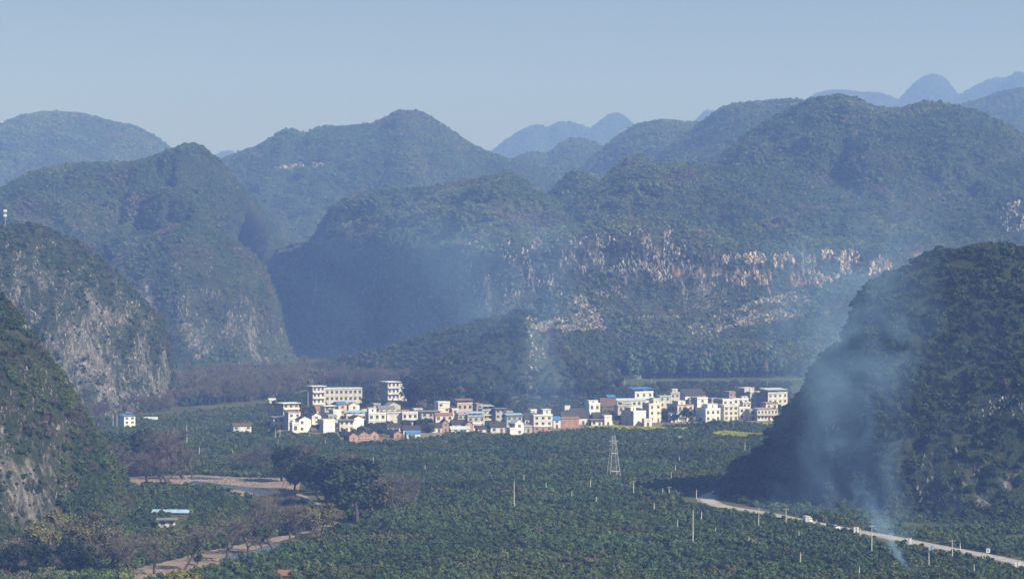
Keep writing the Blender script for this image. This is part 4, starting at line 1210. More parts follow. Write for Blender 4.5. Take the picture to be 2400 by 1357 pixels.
def house(label, xl, xs, xr, yt, yb, n=2, roof='flat', fc='white', sd='conc', a=None, d=None, rm=None, nw=None, cat='house', name='house', stair=None, canopy=None, bal=False, top=None, base=None, group=None, door=True, eave=.74, swin=0, tank=False, skipw=()):
    s = (yb - 600) / 100.0
    if a is None:
        a = 30 if xs - xl > 3 else 14
    a = math.radians(a)
    w = (xr - xs) / s / math.cos(a)
    if d is None:
        d = min(14, max(5, (xs - xl) / s / math.sin(a))) if xs - xl > 3 else 8
    h = (yb - yt) / s
    e = bpy.data.objects.new(name, None)
    col.objects.link(e)
    e.location = gpt(xs, yb)
    e.rotation_euler = (0, 0, a)
    tag(e, label, cat, group)
    F_, S_ = HM[fc], HM[sd]
    he = h if roof in ('flat', 'slab') else h * eave
    b = MB()
    if roof in ('flat', 'slab'):
        b.box(0, w, 0, d, -.4, h - .02, [0, 0, 1, 1, 1, 1])
    elif roof == 'gf':
        V = [(0, 0, -.4), (w, 0, -.4), (w, 0, he), (w / 2, 0, h), (0, 0, he), (0, d, -.4), (w, d, -.4), (w, d, he), (w / 2, d, h), (0, d, he)]
        b.add(V, [(0, 1, 2, 3, 4), (9, 8, 7, 6, 5), (1, 6, 7, 2), (5, 0, 4, 9), (2, 7, 8, 3), (3, 8, 9, 4), (5, 6, 1, 0)], [0, 1, 0, 1, 1, 1, 1])
    else:
        V = [(0, 0, -.4), (0, d, -.4), (0, d, he), (0, d / 2, h), (0, 0, he), (w, 0, -.4), (w, d, -.4), (w, d, he), (w, d / 2, h), (w, 0, he)]
        b.add(V, [(4, 3, 2, 1, 0), (5, 6, 7, 8, 9), (0, 5, 9, 4), (6, 1, 2, 7), (9, 8, 3, 4), (8, 7, 2, 3), (1, 6, 5, 0)], [1, 0, 0, 1, 1, 1, 1])
    b.build('walls', [F_, S_], e)
    if base:
        MB().box(-.03, w + .03, -.05, d * .98, -.39, he / n * .98).build('ground_storey_wall', HM[base], e)
    fh = he / n
    if roof == 'flat':
        p = MB(); t = .18; ph = .75
        p.box(-.12, w + .12, -.12, t, h, h + ph, 0); p.box(-.12, w + .12, d - t, d + .12, h, h + ph, 1)
        p.box(-.12, t, t + .002, d - t - .002, h, h + ph, 1); p.box(w - t, w + .12, t + .002, d - t - .002, h, h + ph, 0)
        p.build('parapet', [RM[top] if top else F_, S_], e)
        MB().box(-.25, w + .25, -.3, d + .2, h - .22, h - .001).build('roof_slab', RM['cap'] if fc in ('white', 'cream', 'pink', 'peach') else RM['grey'], e)
    elif roof == 'slab':
        MB().box(-.9, w + .9, -1.2, d + .5, h, h + .3).build('roof_slab', RM[rm or 'cap'], e)
    else:
        gable_roof(w, d, he, h, RM[rm or 'tile'], e, 'y' if roof == 'gf' else 'x')
    if n > 1 and roof in ('flat', 'slab'):
        for i in range(1, n):
            MB().box(-.1, w + .1, -.22, .0, i * fh - .1, i * fh + .1).build('floor_ledge', RM['cap'] if fc != 'conc' else RM['grey'], e)
    if nw is None:
        nw = max(1, int(round(w / 3.4)))
    for i in range(n):
        for j in range(nw):
            if (i, j) in skipw:
                continue
            x = w * (j + .5) / nw
            z = i * fh + fh * .30
            if i == 0 and door and j == nw // 2:
                put(ME_DOOR, 'door', e, (x, -.06 if base else -.02, .0), 1.4, min(2.3, fh * .8))
                continue
            put(ME_WIN, 'window', e, (x, -.07 if base and i == 0 else -.02, z), min(1.7, w / nw * .55), fh * .48)
        for j in range(swin):
            put(ME_WIN, 'window', e, (-.02, d * (j + .6) / (swin + .2), i * fh + fh * .32), 1.1, fh * .42, -math.pi / 2)
    if bal:
        for i in range(1, n):
            q = MB()
            q.box(.1, w - .1, -1.3, -.23, i * fh - .12, i * fh + .08, 0)
            q.box(.1, w - .1, -1.3, -1.18, i * fh + .082, i * fh + .95, 1)
            q.build('balcony', [RM['cap'], RM['rose'] if False else (HM[bal] if isinstance(bal, str) else F_)], e)
    if stair:
        f0, f1, hh = stair
        q = MB().box(w * f0, w * f1, d * .25, d * .75, h + .002, h + hh, [0, 0, 1, 1, 1, 1])
        so = q.build('stair_tower', [F_, S_], e)
        MB().box(w * f0 - .3, w * f1 + .3, d * .25 - .3, d * .75 + .3, h + hh + .002, h + hh + .2).build('cap_slab', RM['cap'], so)
        put(ME_WIN, 'window', so, (w * (f0 + f1) / 2, d * .25 - .02, h + hh * .35), .9, hh * .45)
    if canopy:
        cm, hh = canopy
        z = h + hh
        q = MB()
        V = [(-.5, -.8, z), (w + .5, -.8, z), (w + .5, d + .4, z + .7), (-.5, d + .4, z + .7)]
        q.add(V + [(x, y, t + .1) for x, y, t in V], [(3, 2, 1, 0), (4, 5, 6, 7), (0, 1, 5, 4), (1, 2, 6, 5), (2, 3, 7, 6), (3, 0, 4, 7)])
        q.build('canopy_roof', RM[cm], e)
        for x in (.3, w / 2, w - .3):
            for y, zz in ((.3, z + .05), (d - .3, z + .6)):
                MB().box(x - .06, x + .06, y - .06, y + .06, h + (.001), zz).build('canopy_post', M_METAL, e)
    if tank:
        MB().tube([(w * .7, d * .6, h + .01), (w * .7, d * .6, h + 1.6)], [.7, .7], 10).build('water_tank', M_METAL, e)
    return e

hs = house
# left edge houses
hs('white three storey house with blue roof alone by the cliff foot', 262, 291, 315, 974, 1005, 3, 'gs', 'white', 'lblue', rm='blue', eave=.93, swin=1)
hs('small beige two storey house alone in the orchard', 544, 547, 588, 993, 1018, 2, 'gs', 'pale', 'plaster', rm='brownt', eave=.78, nw=3, skipw=((1, 1),))
hs('grey four storey apartment tower with thin white roof slab', 718, 733, 760, 906, 962, 4, 'slab', 'pale', 'conc', bal='pale')
hs('long pale three storey school block with rows of windows', 758, 762, 848, 912, 957, 3, 'flat', 'pale', 'plaster', a=10, d=9, nw=8, cat='building', name='school_block', top='cap')
hs('grey four storey tower block with white overhanging roof below the evergreens', 889, 909, 936, 896, 952, 4, 'slab', 'pale', 'conc', bal='pale')
hs('pale three storey annex leaning on the grey tower block', 934, 937, 953, 902, 950, 3, 'flat', 'pale', 'conc', a=20, d=7, nw=2)
hs('concrete house with brick red top storey at the village edge', 646, 664, 699, 946, 1000, 4, 'slab', 'pink', 'conc', bal='white')
hs('small grey concrete hut with flat slab at the village edge', 637, 641, 665, 978, 1006, 2, 'slab', 'plaster', 'conc', a=22, d=6, rm='grey')
hs('tall narrow house with deep shaded side wall beside the hut', 664, 676, 703, 968, 1008, 3, 'flat', 'white', 'conc', top='rose')
hs('bright white gabled house at the village front', 690, 701, 728, 976, 1013, 2, 'gf', 'white', 'white', rm='tile', nw=2, skipw=((0, 1), (1, 1)), door=False, eave=.80)
hs('low white annex beside the bright gabled house', 681, 685, 700, 993, 1015, 1, 'flat', 'white', 'plaster', a=20, d=6, door=False, nw=1)
hs('narrow pale gabled house behind the bright gabled one', 724, 731, 752, 968, 1004, 3, 'gf', 'pale', 'conc', nw=1, eave=.83)
hs('blank white block with no windows in the front row', 742, 758, 784, 986, 1014, 2, 'flat', 'white', 'conc', nw=1, door=False, skipw=((0, 0), (1, 0)))
hs('unfinished concrete house with open storeys', 749, 761, 784, 952, 996, 3, 'slab', 'plaster', 'lblue', nw=2)
hs('white house wall rising behind the blank white block', 778, 781, 800, 963, 998, 3, 'flat', 'white', 'conc', a=25, d=7, nw=1, skipw=((1, 0), (2, 0)))
hs('peach house under a bright blue roof', 776, 793, 812, 942, 985, 3, 'gs', 'peach', 'conc', rm='blue', eave=.85, nw=1)
hs('small red roofed house behind the unfinished one', 736, 742, 756, 952, 985, 2, 'gs', 'cream', 'conc', rm='red', eave=.72)
hs('pale pink gabled house below the school block', 812, 817, 842, 943, 975, 2, 'gf', 'pale', 'conc', nw=1, eave=.78, rm='grey')
hs('flat house with a light blue metal canopy in the middle row', 806, 812, 858, 973, 998, 2, 'flat', 'white', 'conc', a=14, d=8, canopy=('sky', 1.6))
hs('white gabled house split by a slanting shadow', 815, 829, 852, 974, 1010, 2, 'gf', 'white', 'plaster', nw=1, door=False, skipw=((0, 0), (1, 0)), eave=.80)
hs('long low white house with a dark upper gallery', 793, 796, 829, 985, 1012, 2, 'slab', 'white', 'conc', a=12, d=7, rm='grey', nw=3)
hs('white two storey house with a small rooftop room', 858, 864, 904, 970, 1002, 2, 'flat', 'white', 'conc', a=16, d=9, stair=(.05, .5, 3.2))
hs('cream house with a little gable behind the rooftop room', 882, 888, 926, 952, 985, 2, 'gs', 'cream', 'plaster', a=15, d=8, rm='grey', eave=.82)
hs('grey gabled house below the grey tower block', 903, 909, 938, 943, 978, 2, 'gf', 'plaster', 'conc', rm='grey', eave=.80, nw=1)
hs('long blank plaster wall house stained by rain', 902, 907, 941, 968, 1000, 2, 'flat', 'pale', 'conc', a=16, d=8, nw=1, door=False, skipw=((0, 0), (1, 0)))
hs('white two storey house beside the stained plaster wall', 940, 943, 979, 968, 1000, 2, 'flat', 'white', 'conc', a=14, d=8, bal=True)
hs('red tiled cottage roof peeping over the plaster wall', 928, 936, 962, 961, 990, 2, 'gs', 'pale', 'conc', rm='red', eave=.8)
hs('concrete house with a wide dark flat roof', 984, 988, 1031, 965, 998, 2, 'slab', 'plaster', 'conc', a=16, d=10, rm='grey')
hs('tall plain white tower house with two small windows', 1018, 1027, 1054, 944, 990, 4, 'flat', 'white', 'lblue', a=24, nw=2, door=False, skipw=((0, 0), (0, 1), (1, 0), (1, 1), (2, 0), (3, 1)))
hs('low cream house with a pinkish roof before the tower house', 1017, 1021, 1061, 968, 1002, 2, 'gs', 'cream', 'conc', a=16, rm='red', eave=.84)
hs('brick fronted house beside the old tiled roofs', 1033, 1037, 1052, 984, 1012, 2, 'gf', 'brick', 'mud', a=22, nw=1)
hs('house with pink terrace awnings below the knoll', 1066, 1072, 1108, 946, 980, 2, 'flat', 'pink', 'conc', a=14, canopy=('red', 2.0))
hs('small brick tower beside the stacked blue canopies', 1112, 1117, 1132, 948, 985, 3, 'flat', 'brick', 'conc', nw=1, top='red')
hs('grey house with two stacked light blue canopies', 1122, 1130, 1156, 962, 996, 3, 'flat', 'plaster', 'conc', canopy=('sky', 2.4), bal='plaster')
hs('house with a low light blue canopy and dark gallery', 1090, 1096, 1136, 976, 1005, 2, 'flat', 'plaster', 'conc', a=14, canopy=('sky', 1.8))
hs('unfinished grey house with an open roof frame', 1156, 1162, 1185, 958, 996, 3, 'slab', 'plaster', 'conc', a=22, rm='grey')
# brick barns at the front
hs('brick gabled barn at the foot of the village', 803, 819, 839, 1014, 1036, 1, 'gf', 'brick', 'mud', rm='tile', eave=.66, nw=1, name='barn', cat='barn')
hs('large brick barn gable with small vents', 829, 840, 867, 1011, 1033, 2, 'gf', 'brick', 'mud', rm='tile', eave=.62, nw=4, door=False, name='barn', cat='barn')
hs('brick barn gable half hidden by bushes', 860, 868, 887, 1010, 1030, 1, 'gf', 'brick', 'mud', rm='tile', eave=.62, nw=1, name='barn', cat='barn')
hs('small brick shed gable beside the blue tarpaulin shed', 913, 923, 942, 1010, 1027, 1, 'gf', 'brick', 'mud', rm='tile', eave=.62, nw=1, name='shed', cat='shed')
hs('low shed covered with a bright blue tarpaulin', 948, 953, 985, 1011, 1027, 1, 'gs', 'pale', 'mud', a=14, rm='blue', eave=.70, nw=1, name='shed', cat='shed')
hs('low pale shed with a sheet roof at the orchard edge', 1053, 1057, 1101, 1000, 1014, 1, 'gs', 'white', 'mud', a=14, rm='tin', eave=.6, nw=2, name='shed', cat='shed')
hs('small brick gable above the pale sheet roof shed', 1082, 1091, 1109, 988, 1010, 1, 'gf', 'brick', 'mud', rm='tile', eave=.7, nw=1)
# old dark tiled houses filling the gaps
OLD = [('dark tiled old house beside the plaster wall', 900, 908, 940, 993, 1012), ('dark tiled old house behind the brick shed', 935, 945, 985, 998, 1018), ('dark tiled old house beside the brick front', 1000, 1008, 1036, 992, 1014), ('dark tiled old house behind the small brick gable', 1052, 1060, 1096, 985, 1006),
       ('dark tiled old house between the canopies and the white gable', 1140, 1150, 1184, 990, 1014), ('dark tiled old house under the grey roof frame', 1112, 1120, 1150, 998, 1014), ('long dark tiled old house behind the brick wall', 1308, 1318, 1384, 966, 996), ('dark tiled old house before the two window house', 1383, 1392, 1432, 968, 996),
       ('dark tiled old house beside the big blind side wall', 1425, 1432, 1460, 975, 996), ('dark tiled old house under the billboard', 1330, 1340, 1372, 958, 985), ('brown tiled old house beside the two window house', 1402, 1410, 1446, 934, 972), ('dark tiled old house behind the lattice balcony house', 1222, 1230, 1252, 968, 1000)]
for lb, xl, xs, xr, yt, yb in OLD:
    hs(lb, xl, xs, xr, yt, yb, 1, 'gs', 'mud' if 'brown' in lb else 'pale', 'mud', a=12, d=8, rm='brownt' if 'brown' in lb else 'tile', eave=.55, nw=2)
# middle and right part
hs('white house with a pointed white gable at the orchard edge', 1194, 1207, 1228, 984, 1020, 2, 'gf', 'white', 'conc', nw=1, door=False, eave=.78, rm='pale' if False else 'tin')
hs('low white annex at the orchard edge before the pointed gable', 1188, 1195, 1208, 1005, 1021, 1, 'flat', 'white', 'conc', a=20, d=5, nw=1, door=False, skipw=((0, 0),))
hs('tall bluish concrete house with a light blue metal roof', 1184, 1188, 1224, 976, 1012, 3, 'flat', 'plaster', 'lblue', a=14, canopy=('sky', .8), nw=3)
hs('white balcony house on a brick ground storey', 1246, 1251, 1295, 974, 1012, 3, 'flat', 'white', 'conc', a=14, d=10, base='brick', stair=(.55, .98, 3.2), nw=3)
hs('small grey house beside the brick ground storey', 1224, 1229, 1248, 1000, 1014, 1, 'flat', 'plaster', 'conc', a=14, d=6, nw=1)
hs('small white house with a blue side roof', 1294, 1297, 1314, 977, 1003, 2, 'gs', 'white', 'conc', a=12, rm='blue', eave=.74, nw=1)
hs('long brick wall building with a bare front', 1312, 1315, 1357, 980, 1002, 1, 'flat', 'brick', 'mud', a=10, d=7, nw=1, door=False, skipw=((0, 0),))
hs('white two window house standing above the old roofs', 1371, 1381, 1407, 947, 982, 2, 'flat', 'white', 'lblue', a=24, nw=2, stair=(.05, .9, 2.0))
hs('tall house with a huge blind grey side wall', 1457, 1485, 1515, 966, 998, 3, 'flat', 'white', 'conc', a=38, nw=1, door=False, skipw=((0, 0), (1, 0), (2, 0)), stair=(.02, .45, 2.6))
hs('little white brick hut at the foot of the blind wall house', 1507, 1510, 1528, 984, 999, 1, 'flat', 'white', 'brick', a=14, d=5, base=None, nw=1)
hs('white house with a long grey blue metal roof', 1440, 1447, 1516, 935, 968, 2, 'gs', 'white', 'plaster', a=14, d=10, rm='tin', eave=.88)
hs('large white house under a bright blue metal roof', 1473, 1488, 1532, 920, 962, 3, 'flat', 'white', 'conc', a=22, canopy=('blue', 2.2), nw=3, bal=True)
hs('cream house with a narrow lit front beside the garden trees', 1507, 1521, 1551, 948, 990, 3, 'flat', 'cream', 'conc', a=32, nw=2, stair=(.5, .95, 2.4))
hs('grey house with a water tank behind the cream front', 1538, 1546, 1572, 930, 968, 3, 'flat', 'plaster', 'conc', tank=True)
hs('cream house with a red tiled parapet beside the garden trees', 1566, 1588, 1627, 951, 988, 3, 'flat', 'cream', 'conc', a=30, top='red', stair=(.2, .65, 2.6))
hs('house with a small stair tower beside the warehouse', 1562, 1572, 1594, 922, 962, 3, 'flat', 'plaster', 'conc', stair=(.3, .9, 2.6))
hs('wide warehouse with a dark blue gabled roof', 1582, 1606, 1656, 913, 946, 1, 'gs', 'white', 'plaster', a=22, d=15, rm='tile', eave=.55, nw=3, cat='warehouse', name='warehouse')
hs('white house with one wide window below the warehouse', 1620, 1634, 1660, 934, 972, 3, 'flat', 'white', 'conc', a=28, nw=1, swin=0)
hs('white three storey house with ledges beside the bare field', 1634, 1654, 1690, 960, 989, 2, 'flat', 'white', 'lblue', a=26, nw=3, stair=(.30, .98, 3.0))
hs('white house with twin upper windows behind the cream block', 1676, 1694, 1720, 938, 975, 3, 'flat', 'white', 'conc', a=28, nw=2)
hs('cream three storey block with pale yellow front', 1687, 1697, 1731, 952, 986, 3, 'flat', 'cream', 'plaster', a=16, nw=3)
hs('white house with a corner tower behind the shrubs', 1714, 1719, 1755, 936, 972, 3, 'flat', 'white', 'conc', a=16, stair=(.62, 1.0, 1.6))
hs('small white house with twin windows beside the cream block', 1728, 1733, 1757, 956, 984, 2, 'flat', 'white', 'conc', a=18, nw=2)
hs('pink balcony house with a red roof band', 1764, 1775, 1824, 960, 986, 2, 'flat', 'white', 'conc', a=14, d=9, top='red', bal='pink', nw=6)
hs('dark sided house with a white rooftop room', 1728, 1758, 1784, 920, 958, 3, 'flat', 'plaster', 'conc', a=38, stair=(-.2, .75, 2.8), nw=2)
hs('house under a pale metal canopy beside the dark hill', 1784, 1800, 1848, 922, 960, 3, 'flat', 'pale', 'mud', a=24, canopy=('tin', 2.2), nw=4)
hs('small orange brick house in the back row', 1700, 1709, 1729, 920, 945, 2, 'flat', 'brick', 'conc', a=26, nw=2)
hs('white house fragment behind the pink balcony house', 1786, 1795, 1824, 946, 975, 2, 'flat', 'pale', 'conc', a=22, top='red', nw=2)
hs('low white walled house before the blue metal roof house', 1440, 1448, 1480, 952, 985, 2, 'flat', 'plaster', 'conc', a=18, nw=2)
hs('small white house at the foot of the old tiled roofs', 1382, 1386, 1412, 984, 999, 1, 'slab', 'white', 'mud', a=12, d=6, rm='grey', nw=2)
hs('long blue roofed farm shed at the forest edge', 1394, 1398, 1444, 878, 890, 1, 'gs', 'conc', 'conc', a=8, d=9, rm='blue', eave=.55, nw=4, name='shed', cat='shed')
hs('pale sheet roofed farm shed at the forest edge', 1458, 1462, 1504, 874, 888, 1, 'gs', 'conc', 'conc', a=8, d=9, rm='sky', eave=.55, nw=4, name='shed', cat='shed')
hs('blue roofed lean to in the old quarter', 1420, 1424, 1442, 926, 948, 1, 'gs', 'mud', 'mud', a=12, d=6, rm='blue', eave=.8, nw=1, name='shed', cat='shed')
hs('long low shed with a blue sheet roof inside the river bend', 353, 357, 442, 1195, 1209, 1, 'gs', 'mud', 'mud', a=-6, d=4, rm='sky', eave=.62, nw=3, door=False, name='shed', cat='shed')
hs('little pale walled hut inside the river bend', 358, 372, 410, 1218, 1237, 1, 'slab', 'pale', 'mud', a=8, d=4, rm='grey', nw=2, name='hut', cat='hut')
hs('dark gabled hut roof among the citrus bushes', 284, 288, 318, 1172, 1186, 1, 'gs', 'mud', 'mud', a=10, d=5, rm='brownt', eave=.55, nw=1, name='hut', cat='hut')
hs('tiny red roofed hut in the near orchard', 646, 650, 686, 1337, 1356, 1, 'gs', 'pale', 'brick', a=-14, d=3.5, rm='red', eave=.5, nw=1, name='hut', cat='hut')
hs('low pale shed roof in the fields behind the blue roofed house', 334, 338, 368, 978, 990, 1, 'gs', 'pale', 'plaster', a=8, d=5, rm='tin', eave=.6, nw=1, name='shed', cat='shed')
hs('pale farm hut at the foot of the brown woods', 628, 631, 646, 934, 948, 1, 'gs', 'white', 'plaster', a=14, d=6, rm='tin', eave=.7, nw=1, name='hut', cat='hut')

EXTRA = [('grey lean to house between the pale gabled houses', 764, 770, 790, 975, 1004, 2, 'plaster'), ('small white terrace house behind the split shadow gable', 846, 850, 866, 962, 992, 2, 'white'), ('narrow grey house behind the rooftop room house', 872, 876, 892, 948, 980, 3, 'plaster'),
         ('small pale house behind the wide dark flat roof', 965, 970, 990, 960, 990, 2, 'pale'), ('narrow white house beside the tower house', 1056, 1060, 1074, 960, 995, 3, 'white'), ('grey flat house behind the pale sheet roof shed', 1066, 1074, 1096, 972, 1000, 2, 'plaster'),
         ('little white hut under the low blue canopy', 1104, 1108, 1128, 992, 1008, 1, 'white'), ('grey hut beside the open roof frame house', 1182, 1187, 1202, 966, 996, 2, 'plaster'), ('small white house at the back of the balcony house', 1240, 1244, 1258, 962, 996, 2, 'white'),
         ('grey hut among the old tiled roofs', 1356, 1361, 1380, 972, 994, 1, 'plaster'), ('small white fronted house before the dark tiled roofs', 1412, 1417, 1434, 976, 998, 1, 'white'), ('grey house squeezed behind the blind wall house', 1452, 1458, 1480, 946, 978, 3, 'plaster'),
         ('narrow pale house behind the cream narrow front', 1528, 1532, 1546, 936, 970, 3, 'pale'), ('little white garden house under the round trees', 1568, 1573, 1586, 972, 990, 1, 'white'), ('grey house between the warehouse and the twin window house', 1660, 1668, 1690, 936, 968, 3, 'plaster'),
         ('pale house behind the corner tower house', 1736, 1741, 1760, 944, 972, 2, 'pale'), ('low grey house beside the pink balcony house', 1752, 1757, 1772, 962, 985, 2, 'plaster')]
for lb, xl, xs, xr, yt, yb, n_, fc_ in EXTRA:
    hs(lb, xl, xs, xr, yt, yb, n_, 'flat', fc_, 'conc', a=18, d=7)
# billboard
def billboard(px, yt, yb, wpx, label):
    s = (yb - 600) / 100.
    e = bpy.data.objects.new('billboard', None); col.objects.link(e)
    e.location = gpt(px, yb); e.rotation_euler = (0, 0, .25)
    w, h = wpx / s, (yb - yt) / s
    MB().box(-w / 2, w / 2, -.08, .08, h * .45, h).build('panel', HM['white'], e)
    for x in (-w * .35, w * .35):
        MB().box(x - .09, x + .09, .081, .24, -.2, h * .97).build('post', M_METAL, e)
    tag(e, label, 'billboard')
billboard(1330, 950, 975, 13, 'plain white billboard above the old tiled roofs')

# ------------------------------------------------------------------ poles
def pole(px, yt, yb, arm, label, group, light=False, r0=.19):
    s = (yb - 600) / 100.
    h = max(3.0, (yb - yt) / s)
    e = bpy.data.objects.new('utility_pole', None); col.objects.link(e)
    e.location = gpt(px, yb + 2)
    h += .5
    MB().tube([(0, 0, -.3), (0, 0, h * .5), (random.uniform(-.1, .1), 0, h)], [r0, r0 * .85, r0 * .65], 8).build('shaft', M_POLE, e)
    if arm:
        for k in range(arm):
            z = h - .5 - k * 1.1
            a = MB().box(-1.0, 1.0, -.26, -.15, z, z + .12).build('crossarm', M_METAL, e)
            for x in (-.9, -.45, .45, .9):
                MB().tube([(x, -.2, z + .121), (x, -.2, z + .36)], [.07, .05], 6).build('insulator', RM['cap'], a)
    else:
        MB().tube([(0, 0, h - .35), (0, 0, h - .2)], [r0 * .95, r0 * .95], 8).build('collar', M_METAL, e)
    tag(e, label, 'pole', group)
pole(1624, 1197, 1279, 0, 'tallest plain pole rising from the orchard below the shadow of the dark hill', None)
pole(1205, 1127, 1191, 0, 'tall plain pole alone in the open middle of the orchard', None)
pole(875, 1071, 1130, 0, 'tall plain pole beside the river bend grove', None)
G1 = ('short plain concrete pole rising from the citrus bushes', 'poles in the orchard')
for p in ((1778, 1191, 1245), (1644, 1199, 1218), (1872, 1245, 1265), (1677, 1242, 1257), (1755, 1261, 1279), (1876, 1296, 1324), (2177, 1297, 1328), (2283, 1326, 1346), (2014, 1335, 1352), (1280, 1131, 1151), (1384, 1126, 1141), (1397, 1168, 1182), (1340, 1158, 1168), (1533, 1179, 1197), (1588, 1218, 1242), (1553, 1144, 1162), (1228, 1112, 1132), (1583, 1090, 1107), (1573, 1107, 1122), (1592, 1070, 1084), (1746, 1038, 1057), (996, 1090, 1105), (1147, 1107, 1121)):
    pole(*p, 0, *G1)
G2 = ('concrete pole with crossarms rising from the citrus bushes', 'poles with crossarms in the orchard')
for p in ((1485, 1127, 1162), (1568, 1141, 1162), (1842, 1192, 1232), (1680, 1097, 1132), (2043, 1232, 1297), (2232, 1266, 1312)):
    pole(*p, 1, *G2)
G3 = ('slim concrete pole at the edge of the road', 'poles along the road')
for p in ((1914, 1219, 1237), (2016, 1241, 1259), (2250, 1274, 1298), (2303, 1297, 1317), (1632, 1148, 1166), (1687, 1119, 1146)):
    pole(*p, 0, *G3)
G4 = ('concrete pole among the trees and fields by the upper river', 'poles near the upper river')
for p in ((888, 1085, 1106), (438, 995, 1040), (467, 1047, 1068), (545, 1054, 1068), (265, 970, 1002), (274, 970, 1003)):
    pole(*p, 0, *G4)
G5 = ('short concrete pole in the fields below the left houses', 'poles below the left houses')
for p in ((652, 1030, 1050), (646, 1006, 1030), (656, 1006, 1030), (725, 1015, 1028), (763, 1030, 1044), (831, 1030, 1042), (872, 1026, 1036)):
    pole(*p, 0, *G5, r0=.16)
pole(722, 918, 964, 0, 'tall pale pole before the grey apartment tower', None)
G6 = ('thin pole on the field strips behind the village', 'poles on the back fields')
for p in ((1464, 884, 902), (1536, 893, 906), (1658, 893, 908), (1798, 895, 910), (1527, 886, 898)):
    pole(*p, 0, *G6, r0=.14)

# lattice tower
def pylon(px, yt, yb):
    s = (yb - 600) / 100.
    h = (yb - yt) / s
    e = bpy.data.objects.new('lattice_tower', None); col.objects.link(e)
    e.location = gpt(px, yb); e.rotation_euler = (0, 0, .3)
    hw = lambda z: 2.5 * (1 - z / h) + .55 * z / h
    for sx in (-1, 1):
        for sy in (-1, 1):
            MB().tube([(sx * hw(0), sy * hw(0), -.2), (sx * hw(h), sy * hw(h), h)], [.14, .10], 4).build('leg', M_STEEL, e)
    zs = [h * (1 - (1 - i / 8) ** 1.25) for i in range(9)]
    cs = [(-1, -1), (1, -1), (1, 1), (-1, 1)]
    for i in range(8):
        for k in range(4):
            a, b = cs[k], cs[(k + 1) % 4]
            za, zb = zs[i], zs[i + 1]
            P = lambda c, z: (c[0] * hw(z), c[1] * hw(z), z)
            MB().tube([P(a, za), P(b, zb)], [.06, .06], 3).build('brace', M_STEEL, e)
            MB().tube([P(b, za), P(a, zb)], [.06, .06], 3).build('brace', M_STEEL, e)
            if i in (1, 4, 6):
                MB().tube([P(a, za), P(b, za)], [.07, .07], 3).build('ring_bar', M_STEEL, e)
    MB().box(-2.1, 2.1, -.14, .14, h * .86, h * .86 + .25).build('crossarm', M_STEEL, e)
    tag(e, 'grey steel lattice tower standing in the orchard', 'pylon')
pylon(1438, 1020, 1118)

# mobile mast on the left cliff hill
e = bpy.data.objects.new('antenna_mast', None); col.objects.link(e)
b0 = wpt(12, 534, 1672); e.location = (b0[0], b0[1], b0[2] - 1)
MB().tube([(0, 0, -2), (0, 0, 13)], [.3, .16], 8).build('mast', M_METAL, e)
for z in (8.2, 11.2):
    MB().tube([(0, 0, z - .15), (0, 0, z)], [1.1, 1.1], 10).build('platform', M_METAL, e)
    for k in range(6):
        t = k * math.pi / 3
        MB().box(-.22, .22, -.1, .1, z, z + 1.7).build('antenna_panel', HM['white'], e, (math.cos(t) * 1.05, math.sin(t) * 1.05, 0), t + math.pi / 2)
tag(e, 'slim antenna mast with white panels on the cliff hill top', 'mast')

# ------------------------------------------------------------------ road furniture and vehicles
def road_dir(px):
    k = int(np.argmin([abs(topx(*p)[0] - px) for p in road_c[:110]]))
    t = road_c[min(k + 2, 159)] - road_c[max(k - 2, 0)]
    return math.atan2(t[1], t[0])
def banner(px, yt, yb, pc, label, group):
    s = (yb - 600) / 100.
    h = (yb - yt) / s
    e = bpy.data.objects.new('banner_post', None); col.objects.link(e)
    e.location = gpt(px, yb); e.rotation_euler = (0, 0, 0)
    MB().tube([(0, 0, -.2), (0, 0, h)], [.14, .09], 8).build('post', M_METAL, e)
    for x0, x1 in ((-.95, -.18), (.18, .95)):
        MB().box(x0, x1, -.05, .05, h - 2.9, h - .7).build('banner', pc, e)
    MB().box(-1.0, 1.0, -.045, .045, h - .695, h - .6).build('bracket', M_METAL, e)
    tag(e, label, 'banner', group)
GB = ('grey post carrying two white banners beside the road', 'banner posts along the road')
for p in ((2007, 1230, 1257), (2130, 1256, 1281), (2385, 1311, 1332), (1894, 1207, 1229)):
    banner(*p, HM['white'], *GB)
banner(2183, 1276, 1298, RM['sky'], 'grey post carrying two blue banners beside the road', None)
s_ = (1300 - 600) / 100.
e = bpy.data.objects.new('road_sign', None); col.objects.link(e); e.location = gpt(2316, 1303)
MB().tube([(0, .09, -.2), (0, .09, 2.6)], [.08, .08], 8).build('post', M_METAL, e)
pn = MB().box(-.65, .65, -.03, .03, 1.2, 2.6).build('panel', HM['white'], e)
for x0, x1, z0, z1 in ((-.4, -.18, 1.55, 2.3), (.02, .42, 2.12, 2.3), (.02, .42, 1.55, 1.7), (.02, .16, 1.702, 2.118)):
    MB().box(x0, x1, -.05, -.031, z0, z1).build('dark_mark', M_GLASS, pn)
tag(e, 'square white road sign with dark marks across the road', 'sign')

